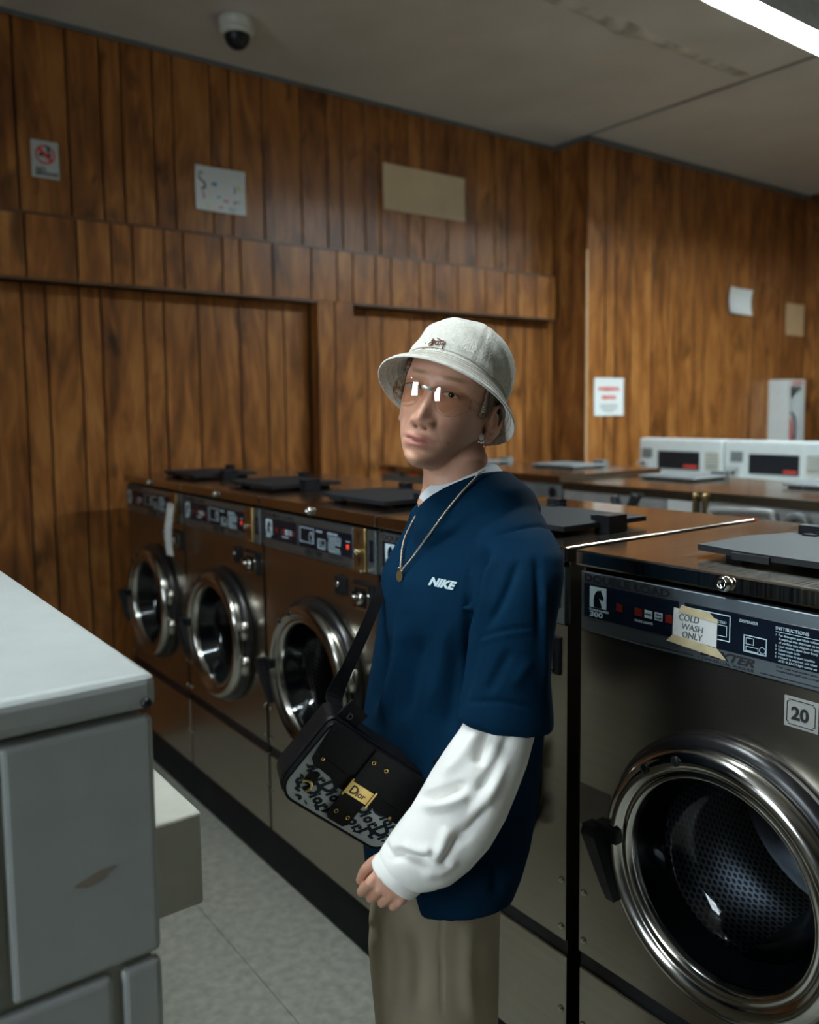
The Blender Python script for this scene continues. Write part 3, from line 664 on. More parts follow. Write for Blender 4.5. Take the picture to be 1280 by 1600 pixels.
patch(b0, 'warning_sticker', (597, 734), (612, 740), 'orange'); patch(b0, 'warning_sticker', (640, 740), (656, 745), 'orange'); disc(b0, 630, 741, .012)
b1, _ = back_machine('rear_row_washer', .64, 1.285, 1.279, 'grey machine back with two round holes behind the person shoulder', 'greypaint')
disc(b1, 865, 769, .022); disc(b1, 828, 770, .012); patch(b1, 'warning_sticker', (800, 756), (816, 762), 'orange')
b2, _ = back_machine('rear_row_washer', 1.30, 1.945, 1.258, 'bare metal machine back with black hose loop and white label', 'greymetal')
p = [bk(x, y)-np.array(b2.location) for x, y in ((967, 775), (972, 790), (984, 797), (993, 790), (1000, 772))]
tube('drain_hose', catmull([q+np.array((0, -.03, 0)) for q in p]), .016, 'hose', b2, 10)
patch(b2, 'white_label', (1046, 780), (1089, 806), 'paper'); patch(b2, 'rating_label', (928, 792), (972, 812), 'paper'); patch(b2, 'warning_sticker', (931, 786), (951, 792), 'orange', -.012)
b3, _ = back_machine('rear_row_washer', 1.96, 2.605, 1.262, 'bare metal machine back with orange sticker at the right edge', 'greymetal')
patch(b3, 'warning_sticker', (1150, 805), (1187, 815), 'orange')
p = [bk(x, y)-np.array(b3.location)+np.array((0, -.03, 0)) for x, y in ((1118, 805), (1124, 796), (1205, 799), (1216, 808), (1218, 822))]
tube('inlet_pipe', catmull(p), .011, 'greymetal', b3, 10)
p = [bk(x, y)-np.array(b3.location)+np.array((0, -.03, 0)) for x, y in ((1234, 826), (1238, 812), (1252, 806), (1266, 812), (1271, 826))]
tube('drain_hose', catmull(p), .013, 'greypaint', b3, 10)
for t_, px in ((b2, 1091), (b3, 1106)):
    a = bk(px, 776)-np.array(t_.location); lathe('clip', [(.008, -.06), (.008, 0), (.011, .004), (.004, .012)], (a[0], -.02, a[2]), (0, 0, 1), 'brass', t_, 12)

# white top loaders with raised consoles
def cw(px, py): return onp(px, py, 1, 3.2)
def toploader(x0, x1, label, dk, ven, lab, coin):
    t = empty('top_load_washer', (x0, 3.2, 0), label, 'washing machine', 'white top-load washers at the back'); W_ = x1-x0
    L = lambda px, py: cw(px, py)-np.array((x0, 3.2, 0))
    box('cabinet', .002, W_-.002, -.6, .1, .03, 1.06, 'enamel', t, .012, 2); box('base', .03, W_-.03, -.56, .06, 0, .03, 'plinth', t)
    lid = box('lid', .06, W_-.06, -.56, -.10, 1.06, 1.078, 'enamel', t, .006, 2)
    c = box('console', .002, W_-.002, 0, .1, 1.06, 1.372, 'enamel', t, .014, 3)
    def pt(name, tl, br, m, th=.004):
        a, b = L(*tl), L(*br); return box(name, a[0], b[0], -th, .002, b[2], a[2], m, c, .001, 1)
    pt('display', *dk, 'black', .005); pt('speaker_grille', *ven, 'greypaint'); pt('instruction_label', *lab, 'cream')
    a = L(dk[1][0]-24, dk[1][1]-9); b = L(dk[1][0]-3, dk[1][1]-3); box('red_digits', a[0], b[0], -.006, -.004, b[2], a[2], 'red', c)
    if coin:
        a, b = L(*coin[0]), L(*coin[1]); cs = box('coin_slide', a[0], b[0], -.03, 0, b[2], a[2], 'greymetal', c, .003, 1)
        lathe('coin_lock', [(.01, 0), (.01, .01)], ((a[0]+b[0])/2+.02, -.03, (a[2]+b[2])/2), (0, -1, 0), 'black', cs, 14)
    lb = box('label_print', *(lambda a, b: (a[0]+.01, b[0]-.01))(L(*lab[0]), L(*lab[1])), -.0052, -.004, L(*lab[1])[2]+.02, L(*lab[1])[2]+.024, 'print_grey', c)
    for k in range(5):
        z = L(*lab[1])[2]+.03+.018*k; box('label_print', L(*lab[0])[0]+.008, L(*lab[1])[0]-.008, -.0052, -.004, z, z+.005, 'print_grey', c)
    return t
toploader(.290, .893, 'white top loader with raised console nearest the wall corner', ((1029, 704), (1093, 735)), ((1004, 700), (1020, 715)), ((1102, 706), (1124, 738)), ((1000, 719), (1013, 726)))
toploader(.897, 1.50, 'white top loader with raised console at the right edge', ((1171, 709), (1249, 744)), ((1142, 705), (1161, 722)), ((1260, 712), (1292, 745)), ((1137, 728), (1155, 748)))

# ------------------------------------------------------------------ big white machine in the left foreground
X1, Y1, ZT = 2.835, -.909, 1.27
t = empty('white_machine', (X1-.5, Y1-.35, 0), 'large out of focus white machine in the left foreground', 'machine')
o = np.array(t.location)
def wbox(name, x0, x1, y0, y1, z0, z1, m, bev=.0, par=t, seg=3): return box(name, x0-o[0], x1-o[0], y0-o[1], y1-o[1], z0, z1, m, par, bev, seg)
wbox('top_lid', X1-1.02, X1+.004, -1.72, Y1+.004, 1.228, ZT, 'enamel_dim', .012)
wbox('body', X1-1.0, X1-.012, -1.7, Y1-.008, .06, 1.222, 'cream', .006)
wbox('end_panel', X1-.02, X1, -1.072, Y1, .936, 1.220, 'enamel_dim', .008); wbox('end_panel', X1-.02, X1, -1.7, -1.080, .936, 1.220, 'enamel_dim', .008)
wbox('lower_panel', X1-.02, X1, -.957, Y1, .10, .928, 'enamel_dim', .008); wbox('lower_panel', X1-.02, X1, -1.7, -.965, .10, .928, 'enamel_dim', .008)
wbox('plinth', X1-.97, X1-.04, -1.68, Y1-.03, 0, .06, 'plinth', .0)
bt = onp(228, 1098, 0, X1+.004); lathe('screw', [(.006, 0), (.006, .004), (.003, .006)], bt-o, (1, 0, 0), 'black', t, 14)
wbox('coin_box', X1-.60, X1-.25, Y1-.006, Y1+.155, .815, .962, 'cream', .006)
sm = onp(150, 1372, 0, X1+.0006)
n = 22; V = [tuple(sm-o)]+[tuple(sm-o+np.array((0, .020*math.cos(q)*(1+.3*math.sin(3*q)), .006*math.sin(q)+.010*math.cos(q)*.5))) for q in np.linspace(0, 2*math.pi, n, endpoint=False)]
mobj('rust_mark', V, [(0, 1+i, 1+(i+1) % n) for i in range(n)], mat('rust_smudge', (.30, .25, .19), .6), t)
# ------------------------------------------------------------------ person
M['tee'] = mat('navy_jersey', (.0010, .0165, .040), .85, var=.10, vs=8, bump=.12, bs=900., spec=.06)
M['white_knit'] = mat('white_sweat_fabric', (.86, .845, .80), .85, var=.03, vs=12, bump=.2, bs=800., spec=.2)
M['collar_white'] = mat('white_rib', (.62, .66, .68), .85, var=.03, spec=.2)
M['trouser'] = mat('khaki_twill', (.375, .315, .225), .8, var=.06, vs=14, bump=.15, bs=1000., spec=.2)
M['hat'] = mat('cream_fleece', (.68, .66, .59), .95, var=.12, vs=160, bump=1., bs=330., spec=.1, sheen=.2)
M['stitch'] = mat('hat_stitching', (.56, .53, .46), .9)
M['embroid'] = mat('brown_embroidery', (.12, .03, .015), .7)
M['hair'] = mat('hair_ash_brown', (.17, .115, .07), .55, var=.5, vs=90, stretch=(1, 1, .12))
M['silver'] = mat('silver', (.80, .78, .72), .35, .6)
M['chain'] = mat('chain_metal', (.55, .46, .33), .38, .8)
M['goldr'] = mat('worn_gold', (.70, .46, .18), .45, .7)
M['logo'] = mat('print_pale_blue', (.50, .62, .64), .8)
M['eyewhite'] = mat('eye_white', (.55, .50, .47), .3); M['iris'] = mat('iris_dark', (.012, .008, .006), .15)
M['leather'] = mat('black_leather', (.006, .006, .007), .45, bump=.2, bs=350., spec=.18)
M['canvas'] = mat('pale_canvas', (.60, .67, .68), .8, bump=.2, bs=900., var=.05)
M['bagnavy'] = mat('canvas_navy', (.008, .020, .030), .8)
M['webbing'] = mat('black_webbing', (.005, .005, .006), .8, bump=.2, bs=700., spec=.08)
M['shoe'] = mat('shoe_leather', (.03, .03, .03), .5)
def skinmat():
    m = bpy.data.materials.new('skin'); m.use_nodes = True; nt = m.node_tree; b = nt.nodes['Principled BSDF']
    at = nn(nt, 'ShaderNodeAttribute'); at.attribute_name = 'tone'
    tc = nn(nt, 'ShaderNodeTexCoord'); nz = nn(nt, 'ShaderNodeTexNoise'); nz.inputs['Scale'].default_value = 60.; nz.inputs['Detail'].default_value = 4
    nt.links.new(tc.outputs['Object'], nz.inputs['Vector'])
    mr = nn(nt, 'ShaderNodeMapRange'); mr.inputs['To Min'].default_value = .88; mr.inputs['To Max'].default_value = 1.1; nt.links.new(nz.outputs['Fac'], mr.inputs['Value'])
    sc_ = nn(nt, 'ShaderNodeVectorMath', operation='SCALE'); nt.links.new(at.outputs['Color'], sc_.inputs[0]); nt.links.new(mr.outputs[0], sc_.inputs['Scale'])
    nt.links.new(sc_.outputs[0], b.inputs['Base Color']); b.inputs['Roughness'].default_value = .48; b.inputs['Specular IOR Level'].default_value = .4
    b.inputs['Subsurface Weight'].default_value = .18; b.inputs['Subsurface Radius'].default_value = (1., .35, .2); b.inputs['Subsurface Scale'].default_value = .006
    bp = nn(nt, 'ShaderNodeBump'); bp.inputs['Strength'].default_value = .12; bp.inputs['Distance'].default_value = .001
    n2 = nn(nt, 'ShaderNodeTexNoise'); n2.inputs['Scale'].default_value = 900.; nt.links.new(tc.outputs['Object'], n2.inputs['Vector']); nt.links.new(n2.outputs['Fac'], bp.inputs['Height']); nt.links.new(bp.outputs[0], b.inputs['Normal'])
    return m
M['skin'] = skinmat()

TH = np.array([-FW[0], -FW[1], 0]); TH /= np.linalg.norm(TH)      # horizontally toward the viewer
RH = np.array([TH[1]*-1, TH[0], 0]); RH = RH if RH@RT > 0 else -RH
ZZ = np.array([0, 0, 1.])
def axes(psi, th, ro):
    f0 = TH*math.cos(psi)-RH*math.sin(psi); l0 = RH*math.cos(psi)+TH*math.sin(psi)
    f = f0*math.cos(th)+ZZ*math.sin(th); u = -f0*math.sin(th)+ZZ*math.cos(th)
    return l0*math.cos(ro)+u*math.sin(ro), f, -l0*math.sin(ro)+u*math.cos(ro)
PSI = math.radians(62); FT = TH*math.cos(PSI)-RH*math.sin(PSI); LT = RH*math.cos(PSI)+TH*math.sin(PSI)
foot = PX(690, 1400, 1.42)
person = empty('person', (foot[0], foot[1], 0), 'person in white bucket hat, tinted glasses and navy tee over white sleeves', 'person')
PB = np.array(person.location)

# ---- head in its own coordinates: x to the person's left, y forward, z up, eyes at z = 0
HO = PX(HX, HY, HD) if 'HX' in globals() else PX(700, 624, 1.385)
HL, HF, HU = axes(math.radians(20), math.radians(9), math.radians(-14))
def hw(p): p = np.asarray(p, float); return HO+p[..., 0:1]*HL+p[..., 1:2]*HF+p[..., 2:3]*HU
def hl(wp): d = np.asarray(wp)-HO; return np.stack([d@HL, d@HF, d@HU], -1)
zt_ = [-.1205, -.1185, -.114, -.107, -.095, -.075, -.045, -.02, 0, .02, .05, .08, .1, .113, .117]
xw_ = [.006, .015, .0235, .032, .0420, .0535, .0640, .0700, .0725, .0735, .0715, .059, .041, .016, .004]
yf_ = [.066, .076, .0835, .0865, .0840, .0865, .0870, .0850, .0835, .0875, .0840, .068, .047, .016, .000]
yb_ = [.030, .020, .005, -.015, -.045, -.068, -.088, -.098, -.104, -.106, -.102, -.085, -.062, -.03, -.012]
NZ, NP = 190, 220
zs = np.interp(np.linspace(0, 1, NZ), np.linspace(0, 1, 7), [-.119, -.105, -.07, -.03, .02, .085, .117])
zs = np.linspace(-.1205, .117, NZ)
def smooth_interp(z, xs, ys):
    # monotone-ish smooth interpolation: linear then box blur
    q = np.linspace(xs[0], xs[-1], 600); v = np.interp(q, xs, ys); k = np.ones(23)/23; vp = np.pad(v, 11, mode='edge'); v2 = np.convolve(vp, k, 'valid'); v2[:3] = v[:3]; v2[-3:] = v[-3:]
    return np.interp(z, q, v2)
XWs, YFs, YBs = smooth_interp(zs, zt_, xw_), smooth_interp(zs, zt_, yf_), smooth_interp(zs, zt_, yb_)
ph = np.linspace(0, 2*math.pi, NP, endpoint=False)
G = np.zeros((NZ, NP, 3))
for i, z in enumerate(zs):
    yc = -.012 if z > -.02 else -.012+(z+.02)*-.18
    c, s = np.cos(ph), np.sin(ph); e = .86
    G[i, :, 0] = XWs[i]*np.sign(s)*np.abs(s)**e
    G[i, :, 1] = yc+np.where(c > 0, (YFs[i]-yc)*np.abs(c)**.92, -(yc-YBs[i])*np.abs(c))
    G[i, :, 2] = z
g2 = lambda x, z, cx, cz, sx, sz: np.exp(-((x-cx)/sx)**2-((z-cz)/sz)**2)
X_, Z_ = G[..., 0], G[..., 2]; front = np.clip((G[..., 1]-.02)/.03, 0, 1)
ax = np.abs(X_); dy = np.zeros_like(X_)
npr = np.interp(Z_, [-.066, -.0605, -.057, -.053, -.048, -.042, -.034, -.022, -.006, .008, .02], [0, .003, .013, .0215, .0240, .0225, .0185, .0125, .0065, .0030, 0])
nwd = np.interp(Z_, [-.064, -.049, -.034, -.012, .01], [.0140, .0130, .0105, .0095, .0120])
dy += npr*np.exp(-(X_/nwd)**2)
dy += .0070*g2(ax, Z_, .0150, -.0520, .0065, .0060)          # alae
dy += -.012*g2(ax, Z_, .0080, -.0592, .0036, .0026)-.0030*g2(ax, Z_, .0225, -.0500, .0030, .0070)-.0007*np.exp(-((ax-.0255-.35*(-.055-Z_))/.0035)**2)*np.clip((-.050-Z_)/.01, 0, 1)*np.clip((Z_+.082)/.01, 0, 1)          # nostrils
dy += -.0085*g2(ax, Z_, .031, .002, .016, .0105)+.0055*g2(ax, Z_, .032, .000, .0115, .0065)
dy += .0045*g2(ax, Z_, .028, .021, .022, .007)               # brow
dy += .0045*g2(ax, Z_, .050, -.022, .018, .018)              # cheekbone
dy += -.0012*g2(X_, Z_, 0, -.0670, .004, .004)
bow = .0012*np.exp(-((ax-.007)/.006)**2)
dy += (.0074+bow)*g2(X_, Z_, 0, -.0755, .0190, .0044)        # upper lip
dy += -.0075*np.exp(-((Z_+.0805+.0010*np.cos(X_*260)-3.2*X_*X_)/.0016)**2)*np.exp(-(X_/.021)**4)
dy += .0095*g2(X_, Z_, 0, -.0872, .0170, .0055)              # lower lip
dy += -.0018*g2(ax, Z_, .0270, -.0782, .004, .004)           # mouth corner
dy += -.0035*g2(X_, Z_, 0, -.0975, .020, .0045)
dy += .0030*g2(X_, Z_, 0, -.111, .016, .010)
G[..., 1] += dy*front
side = np.clip((ax-.03)/.03, 0, 1)
V = hw(G.reshape(-1, 3)); F = []
for i in range(NZ-1):
    a = i*NP; k = np.arange(NP)
    F += list(zip(a+k, a+(k+1) % NP, a+NP+(k+1) % NP, a+NP+k))
F.append(tuple(range(NP))[::-1]); F.append(tuple((NZ-1)*NP+k for k in range(NP)))
body = MB(); body.add(V, F)
# ears
for sgn in (1, -1):
    def ew(x, y, z): return hw(np.array([[sgn*x, y, z]]))[0]
    eo = np.array((.071, -.020, -.020))
    def ep(a, b, out): return ew(eo[0]+out+.30*max(-a, 0)*1.0, eo[1]+a, eo[2]+b)     # a backward(-)/forward, b up
    hel = [(.010, .004, .004), (.014, .016, .007), (.010, .027, .010), (-.003, .031, .012), (-.015, .025, .012), (-.019, .010, .012), (-.016, -.007, .010), (-.009, -.020, .008), (-.001, -.028, .007), (.006, -.026, .005), (.008, -.016, .004)]
    pts = [ep(a*.95, b, c) for a, b, c in hel]
    body.add(*tubegeo(catmull(pts, 6), [.0038+.0016*(1 if 36 < i < 54 else 0) for i in range(len(catmull(pts, 6)))], 10))
    ring = []
    for k in range(28):
        t_ = 2*math.pi*k/28; ring.append((-.002+.014*math.cos(t_), .002+.026*math.sin(t_)))
    V = [ep(a, b, .000) for a, b in ring]+[ep(a*.9, b*.95, .0055+(-.003 if (a > -.008 and -.012 < b < .012) else .0)) for a, b in ring]
    n = len(ring); body.add(V, [tuple(range(n))[::-1], tuple(range(n, 2*n))]+[(i, (i+1) % n, n+(i+1) % n, n+i) for i in range(n)])
    ah = [ep(a, b, c) for a, b, c in ((.004, .018, .007), (-.006, .014, .0085), (-.0095, .002, .0085), (-.007, -.009, .008), (.002, -.015, .007))]
    body.add(*tubegeo(catmull(ah, 5), .0030, 8))
    body.add(*tubegeo(catmull([ep(.012, .004, .003), ep(.010, -.004, .006), ep(.011, -.010, .003)], 4), .0036, 8))   # tragus
# neck and hidden trunk
def ell(c, a, b, ea=LT, eb=FT, n=40, e=1.): 
    t_ = np.linspace(0, 2*math.pi, n, endpoint=False); cc, ss = np.cos(t_), np.sin(t_)
    return [np.asarray(c)+ea*a*np.sign(p)*abs(p)**e+eb*b*np.sign(q)*abs(q)**e for p, q in zip(cc, ss)]
nk = [(hw(np.array([[0, -.020, .00]]))[0], .050, .060), (hw(np.array([[0, -.020, -.050]]))[0], .051, .058), (PX(711, 716, 1.40), .053, .055), (PX(712, 740, 1.408), .053, .054), (PX(714, 762, 1.413), .057, .058), (PX(718, 785, 1.418), .075, .070), (PX(722, 812, 1.42), .09, .060)]
body.add(*loftgeo([ell(c, a, b) for c, a, b in nk]))
core = [(PX(722, 805, 1.42), .08, .045), (PX(725, 850, 1.42), .11, .06), (PX(722, 930, 1.42), .105, .07), (PX(712, 1060, 1.42), .095, .07), (PX(700, 1160, 1.42), .09, .065), (PX(688, 1280, 1.42), .10, .07), (PX(684, 1380, 1.42), .10, .07)]
body.add(*loftgeo([ell(c, a, b) for c, a, b in core]))
def chain(pts, rs, n=14, k=6):
    pp = catmull(pts, k); rr = np.interp(np.linspace(0, len(rs)-1, len(pp)), range(len(rs)), rs); return tubegeo(pp, list(rr), n)
SH = PX(800, 850, 1.30); EL = PX(772, 1195, 1.20); WR = PX(648, 1338, 1.18)
body.add(*chain([PX(760, 845, 1.36), SH, PX(795, 1000, 1.24), EL, PX(700, 1285, 1.18), WR], [.028, .028, .024, .022, .022, .024]))
# legs
hip = PX(685, 1400, 1.42)
for sg in (1, -1):
    h_ = PX(684, 1400, 1.42-.052*sg); kn = np.array((h_[0], h_[1], .47))+FT*.02; an = np.array((h_[0], h_[1], .09))-FT*.01
    body.add(*chain([h_+ZZ*.05, h_-ZZ*.1, kn, an], [.05, .05, .045, .034]))
    body.add(*chain([an, an+FT*.05-ZZ*.04, an+FT*.15-ZZ*.055], [.036, .036, .025], 12))
# hands: palm, four fingers of different length, thumb from the side of the palm
def ball(c, r, n=10): 
    return lathegeo([(r*math.sin(q), -r*math.cos(q)) for q in np.linspace(.15, math.pi-.15, n)], c, (0, 0, 1), 14)
def hand(wr, palm_dir, across, back, curl, s=1., thumb=None):
    # palm_dir: wrist to knuckles; across: index to little finger; back: out of the back of the hand
    pd, ac, bk_ = [np.asarray(q, float)/np.linalg.norm(q) for q in (palm_dir, across, back)]
    rings = []
    for tt, hwid, th in ((-.02, .024, .019), (.0, .026, .018), (.03, .036, .017), (.06, .040, .0155), (.08, .0405, .0135), (.087, .036, .009)):
        rings.append([wr+pd*tt*s+ac*hwid*s*math.cos(q)+bk_*th*s*math.sin(q) for q in np.linspace(0, 2*math.pi, 20, endpoint=False)])
    body.add(*loftgeo(rings))
    for j, (off, l1, l2, l3, rad) in enumerate(((-.030, .042, .025, .020, .0094), (-.0100, .046, .028, .021, .0096), (.0105, .042, .026, .020, .0091), (.0295, .034, .020, .018, .0081))):
        p = wr+pd*.080*s+ac*off*s+bk_*.001; pts = [p-pd*.012*s, p]; ang = curl[0]*(1+.06*j)
        for L, da in ((l1, 0), (l2, curl[1]), (l3, curl[2])):
            ang += da; p = p+(pd*math.cos(ang)-bk_*math.sin(ang))*L*s; pts.append(p)
        body.add(*chain(pts, [rad*s*1.05, rad*s*1.12, rad*s, rad*s*.92, rad*s*.72], 12, 5)); body.add(*ball(pts[-1], rad*s*.72)); body.add(*ball(pts[1]+bk_*.002*s, rad*s*1.12))
    p = wr+pd*.022*s-ac*.024*s-bk_*.004*s; tp = [p, p+pd*.022*s-ac*.020*s-bk_*.008*s, p+pd*.05*s-ac*.026*s-bk_*.016*s, p+pd*.072*s-ac*.022*s-bk_*.022*s]
    body.add(*chain(tp, [.014*s, .0125*s, .0105*s, .008*s], 12, 5)); body.add(*ball(tp[-1], .008*s))
hd_dir = PX(600, 1398, 1.172)-WR
acr = PX(634, 1412, 1.165)-PX(575, 1374, 1.175)
hand(WR, hd_dir+FW*.004, acr, np.cross(acr, hd_dir)*(1 if np.cross(acr, hd_dir)@FW < 0 else -1)+0*TH, (.75, 1.1, .75), .78)
# far arm, hanging behind the trunk
SR = PX(735, 850, 1.55); ER = PX(742, 1120, 1.60); W2 = PX(735, 1300, 1.585)
body.add(*chain([PX(730, 845, 1.48), SR, PX(742, 980, 1.59), ER, W2], [.034, .036, .036, .034, .026]))
hand(W2, np.array((0, 0, -1.))+FT*.2, FT*-1, -LT, (.3, .4, .3), .9)
bo = body.out('body', 'skin', person, True, True); remesh(bo, .0017)
# skin tone: lips, brows and cheeks have colours of their own; nostril and lip-line shade is painted in
wpos = vco(bo)+PB; hp = hl(wpos); N = len(wpos)
tone = np.tile(np.array((.60, .325, .225)), (N, 1))
def paint(mask, col):
    global tone
    tone = tone*(1-mask[:, None])+np.array(col)*mask[:, None]
hx, hy, hz = hp.T; isf = ((hy > .04) & (np.abs(hx) < .08) & (np.abs(hz) < .13)).astype(float)
up = np.exp(-((hz+.0762)/.0046)**4)*np.exp(-(hx/.0225)**4); lo = np.exp(-((hz+.0862)/.0060)**4)*np.exp(-(hx/.0205)**4)
paint(.8*isf*np.clip(up+lo, 0, 1), (.46, .165, .145))
paint(.8*isf*np.exp(-((hz+.0805+.0010*np.cos(hx*260)-3.2*hx*hx)/.0010)**2)*np.exp(-(hx/.0215)**4), (.14, .045, .04))  # shade in the crease between the lips, painted dark
paint(.30*isf*np.exp(-((np.abs(hx)-.042)/.018)**2-((hz+.046)/.016)**2), (.50, .22, .16))
paint(.8*isf*np.exp(-((np.abs(hx)-.030)/.017)**4-((hz-.0235-.10*(np.abs(hx)-.02))/.0038)**4), (.26, .165, .09))
paint(.85*isf*np.exp(-((np.abs(hx)-.0078)/.0030)**2-((hz+.0600)/.0022)**2), (.07, .025, .02))  # dark nostril shade put into the skin tone
_d = wpos-CAM; _z = _d@FW; _m = np.hypot(CX+FPX*(_d@RT)/_z-700.5, CY-FPX*(_d@UP)/_z-692.5); _near = _z < _z[_m < 6].min()+.012
paint(.75*np.exp(-(_m/1.5)**4)*_near, (.10, .05, .04))
at_ = bo.data.color_attributes.new('tone', 'FLOAT_COLOR', 'POINT')
at_.data.foreach_set('color', np.concatenate([tone, np.ones((N, 1))], 1).ravel())
# eyes
for sg in (1, -1):
    V, F = [], []
    c0 = np.array((sg*.0315, .0815, -.0005)); n = 24
    def almond(s_, dyy, m, nm):
        ring = [c0+np.array((s_*.0125*math.cos(q), dyy-(s_*.0125*math.cos(q))**2*9, s_*(.0042 if math.sin(q) > 0 else .0032)*math.sin(q)*(1-.25*abs(math.cos(q))))) for q in np.linspace(0, 2*math.pi, n, endpoint=False)]
        ce = c0+np.array((0, dyy+.0015, 0)); back = [r-np.array((0, .004, 0)) for r in ring]
        Vv = [ce]+ring+back; Ff = [(0, 1+i, 1+(i+1) % n) for i in range(n)]+[(1+(i+1) % n, 1+i, 1+n+i, 1+n+(i+1) % n) for i in range(n)]
        return mobj(nm, hw(np.array(Vv)), Ff, m, person, True, True)
    ey = almond(1., .0045, 'eyewhite', 'eye')
    ic = c0+np.array((.002, .0068, .0003))
    V = [ic]+[ic+np.array((.0046*math.cos(q), -.0006, .0037*math.sin(q))) for q in np.linspace(0, 2*math.pi, 20, endpoint=False)]+[ic+np.array((.0046*math.cos(q), -.004, .0037*math.sin(q))) for q in np.linspace(0, 2*math.pi, 20, endpoint=False)]
    mobj('iris', hw(np.array(V)), [(0, 1+i, 1+(i+1) % 20) for i in range(20)]+[(1+(i+1) % 20, 1+i, 21+i, 21+(i+1) % 20) for i in range(20)], 'iris', ey, True, True)
    lid = [c0+np.array((q, .0056-q*q*9, .0046-q*q*22)) for q in np.linspace(-.0135, .0135, 9)]
    mobj('eyelashes', *tubegeo([hw(q[None])[0] for q in lid], .0011, 6), 'hair', ey, True, True)
# hair: close cap under the hat with sideburns and nape
V, F = [], []; HG = G.copy(); cen = np.array((0, -.012, .01))
hairline = lambda x, y, z: (z > .052) | ((y < .052) & (z > .028)) | ((y < .030) & (z > -.004) & (y > .0)) | ((y < -.030) & (z > -.062)) | ((y < .008) & (y >= -.03) & (z > .012)) | ((y < .030) & (y > .016) & (z > -.018) & (np.abs(x) > .05))
rs_ = np.random.RandomState(4); idx = -np.ones(NZ*NP, int); cnt = 0; mask = hairline(G[..., 0], G[..., 1], G[..., 2])
d = G-cen; d /= np.linalg.norm(d, axis=2, keepdims=True); off = .0035+.0028*rs_.rand(NZ, NP)
outer = (G+d*off[..., None]).reshape(-1, 3); mk = mask.reshape(-1)
HV = hw(outer); quads = []
for i in range(NZ-1):
    for k in range(NP):
        q = (i*NP+k, i*NP+(k+1) % NP, (i+1)*NP+(k+1) % NP, (i+1)*NP+k)
        if mk[q[0]] and mk[q[1]] and mk[q[2]] and mk[q[3]]: quads.append(q)
used = sorted({a for q in quads for a in q}); mp_ = {a: i for i, a in enumerate(used)}
hair = mobj('hair', HV[used], [tuple(mp_[a] for a in q) for q in quads], 'hair', person, True, True)
hair_so = hair.modifiers.new('s', 'SOLIDIFY'); hair_so.thickness = .004; hair_so.offset = -1
# loose strands at the temple, behind the ear and on the nape
sb = MB()
for k in range(150):
    if k < 60: a = np.array((.071+.004*rs_.rand(), .012+.028*rs_.rand(), .035-.02*rs_.rand())); e = a+np.array((.003*rs_.randn()*.5, -.010-.008*rs_.rand(), -.028-.016*rs_.rand()))
    elif k < 110: a = np.array((.062-.05*rs_.rand(), -.055-.03*rs_.rand(), -.03-.03*rs_.rand())); e = a+np.array((.003*rs_.randn(), .008*rs_.randn(), -.030-.012*rs_.rand()))
    else: a = np.array((.066, -.030-.012*rs_.rand(), -.036-.016*rs_.rand())); e = a+np.array((-.010-.004*rs_.rand(), .004*rs_.randn(), -.036-.012*rs_.rand()))
    m_ = (a+e)/2+np.array((.003, 0, 0)); sb.add(*tubegeo([hw(q[None])[0] for q in (a, m_, e)], [.0009, .0009, .0003], 4))
st_ = sb.out('hair_strands', 'hair', person, True, True); tag(st_, kind='stuff')

# ---- clothing
def D_ring(y, xl, xr, D=1.42, ratio=1.45, e=.92):
    k_ = min(max((y-1150)/230, 0), 1); ratio += .32*k_; D -= .018*k_
    h = (xr-xl)/2*D/FPX; b = h/math.sqrt((ratio*math.cos(PSI))**2+math.sin(PSI)**2)
    return [p+ZZ*.046*k_*((p-PX((xl+xr)/2, y, D))@LT)/(ratio*b) for p in ell(PX((xl+xr)/2, y, D), ratio*b, b, n=56, e=e)]
cc = (PX(655, 800, 1.395)+PX(797, 754, 1.44))/2
av = (PX(797, 754, 1.44)-PX(655, 800, 1.395))/2; bvd = -FW*.9+UP*.34; bvd = bvd-av*(bvd@av)/(av@av); bvd /= np.linalg.norm(bvd)
nv = np.cross(av, bvd); nv = nv/np.linalg.norm(nv); nv = nv if nv[2] > 0 else -nv; ea_ = av/np.linalg.norm(av)
la = np.linalg.norm(av)
tee = MB()
tee.add(*loftgeo([ell(cc-nv*h_, la*k_, .072*k_, ea_, bvd, 48) for h_, k_ in ((-.004, 1.0), (.008, 1.07), (.024, 1.16), (.04, 1.25), (.07, 1.25))]))
rows = [(784, 668, 815), (803, 648, 836), (830, 640, 848), (862, 622, 856), (895, 604, 856), (930, 597, 852), (980, 596, 848), (1040, 587, 842), (1100, 577, 836), (1160, 568, 829), (1230, 565, 822), (1300, 568, 811), (1350, 573, 799), (1380, 577, 790), (1390, 580, 787)]
tee.add(*loftgeo([D_ring(*r_) for r_ in rows]))
def prings(pairs, k=.85, n=36):
    out = []
    for (x0, y0), (x1, y1), D in pairs:
        a, b = PX(x0, y0, D), PX(x1, y1, D); c = (a+b)/2; v = (b-a)/2; out.append((c, v, k if not hasattr(k, '__len__') else k[len(out)]))
    return [[c+v*math.cos(q)-FW*np.linalg.norm(v)*kk*math.sin(q) for q in np.linspace(0, 2*math.pi, n, endpoint=False)] for c, v, kk in out]
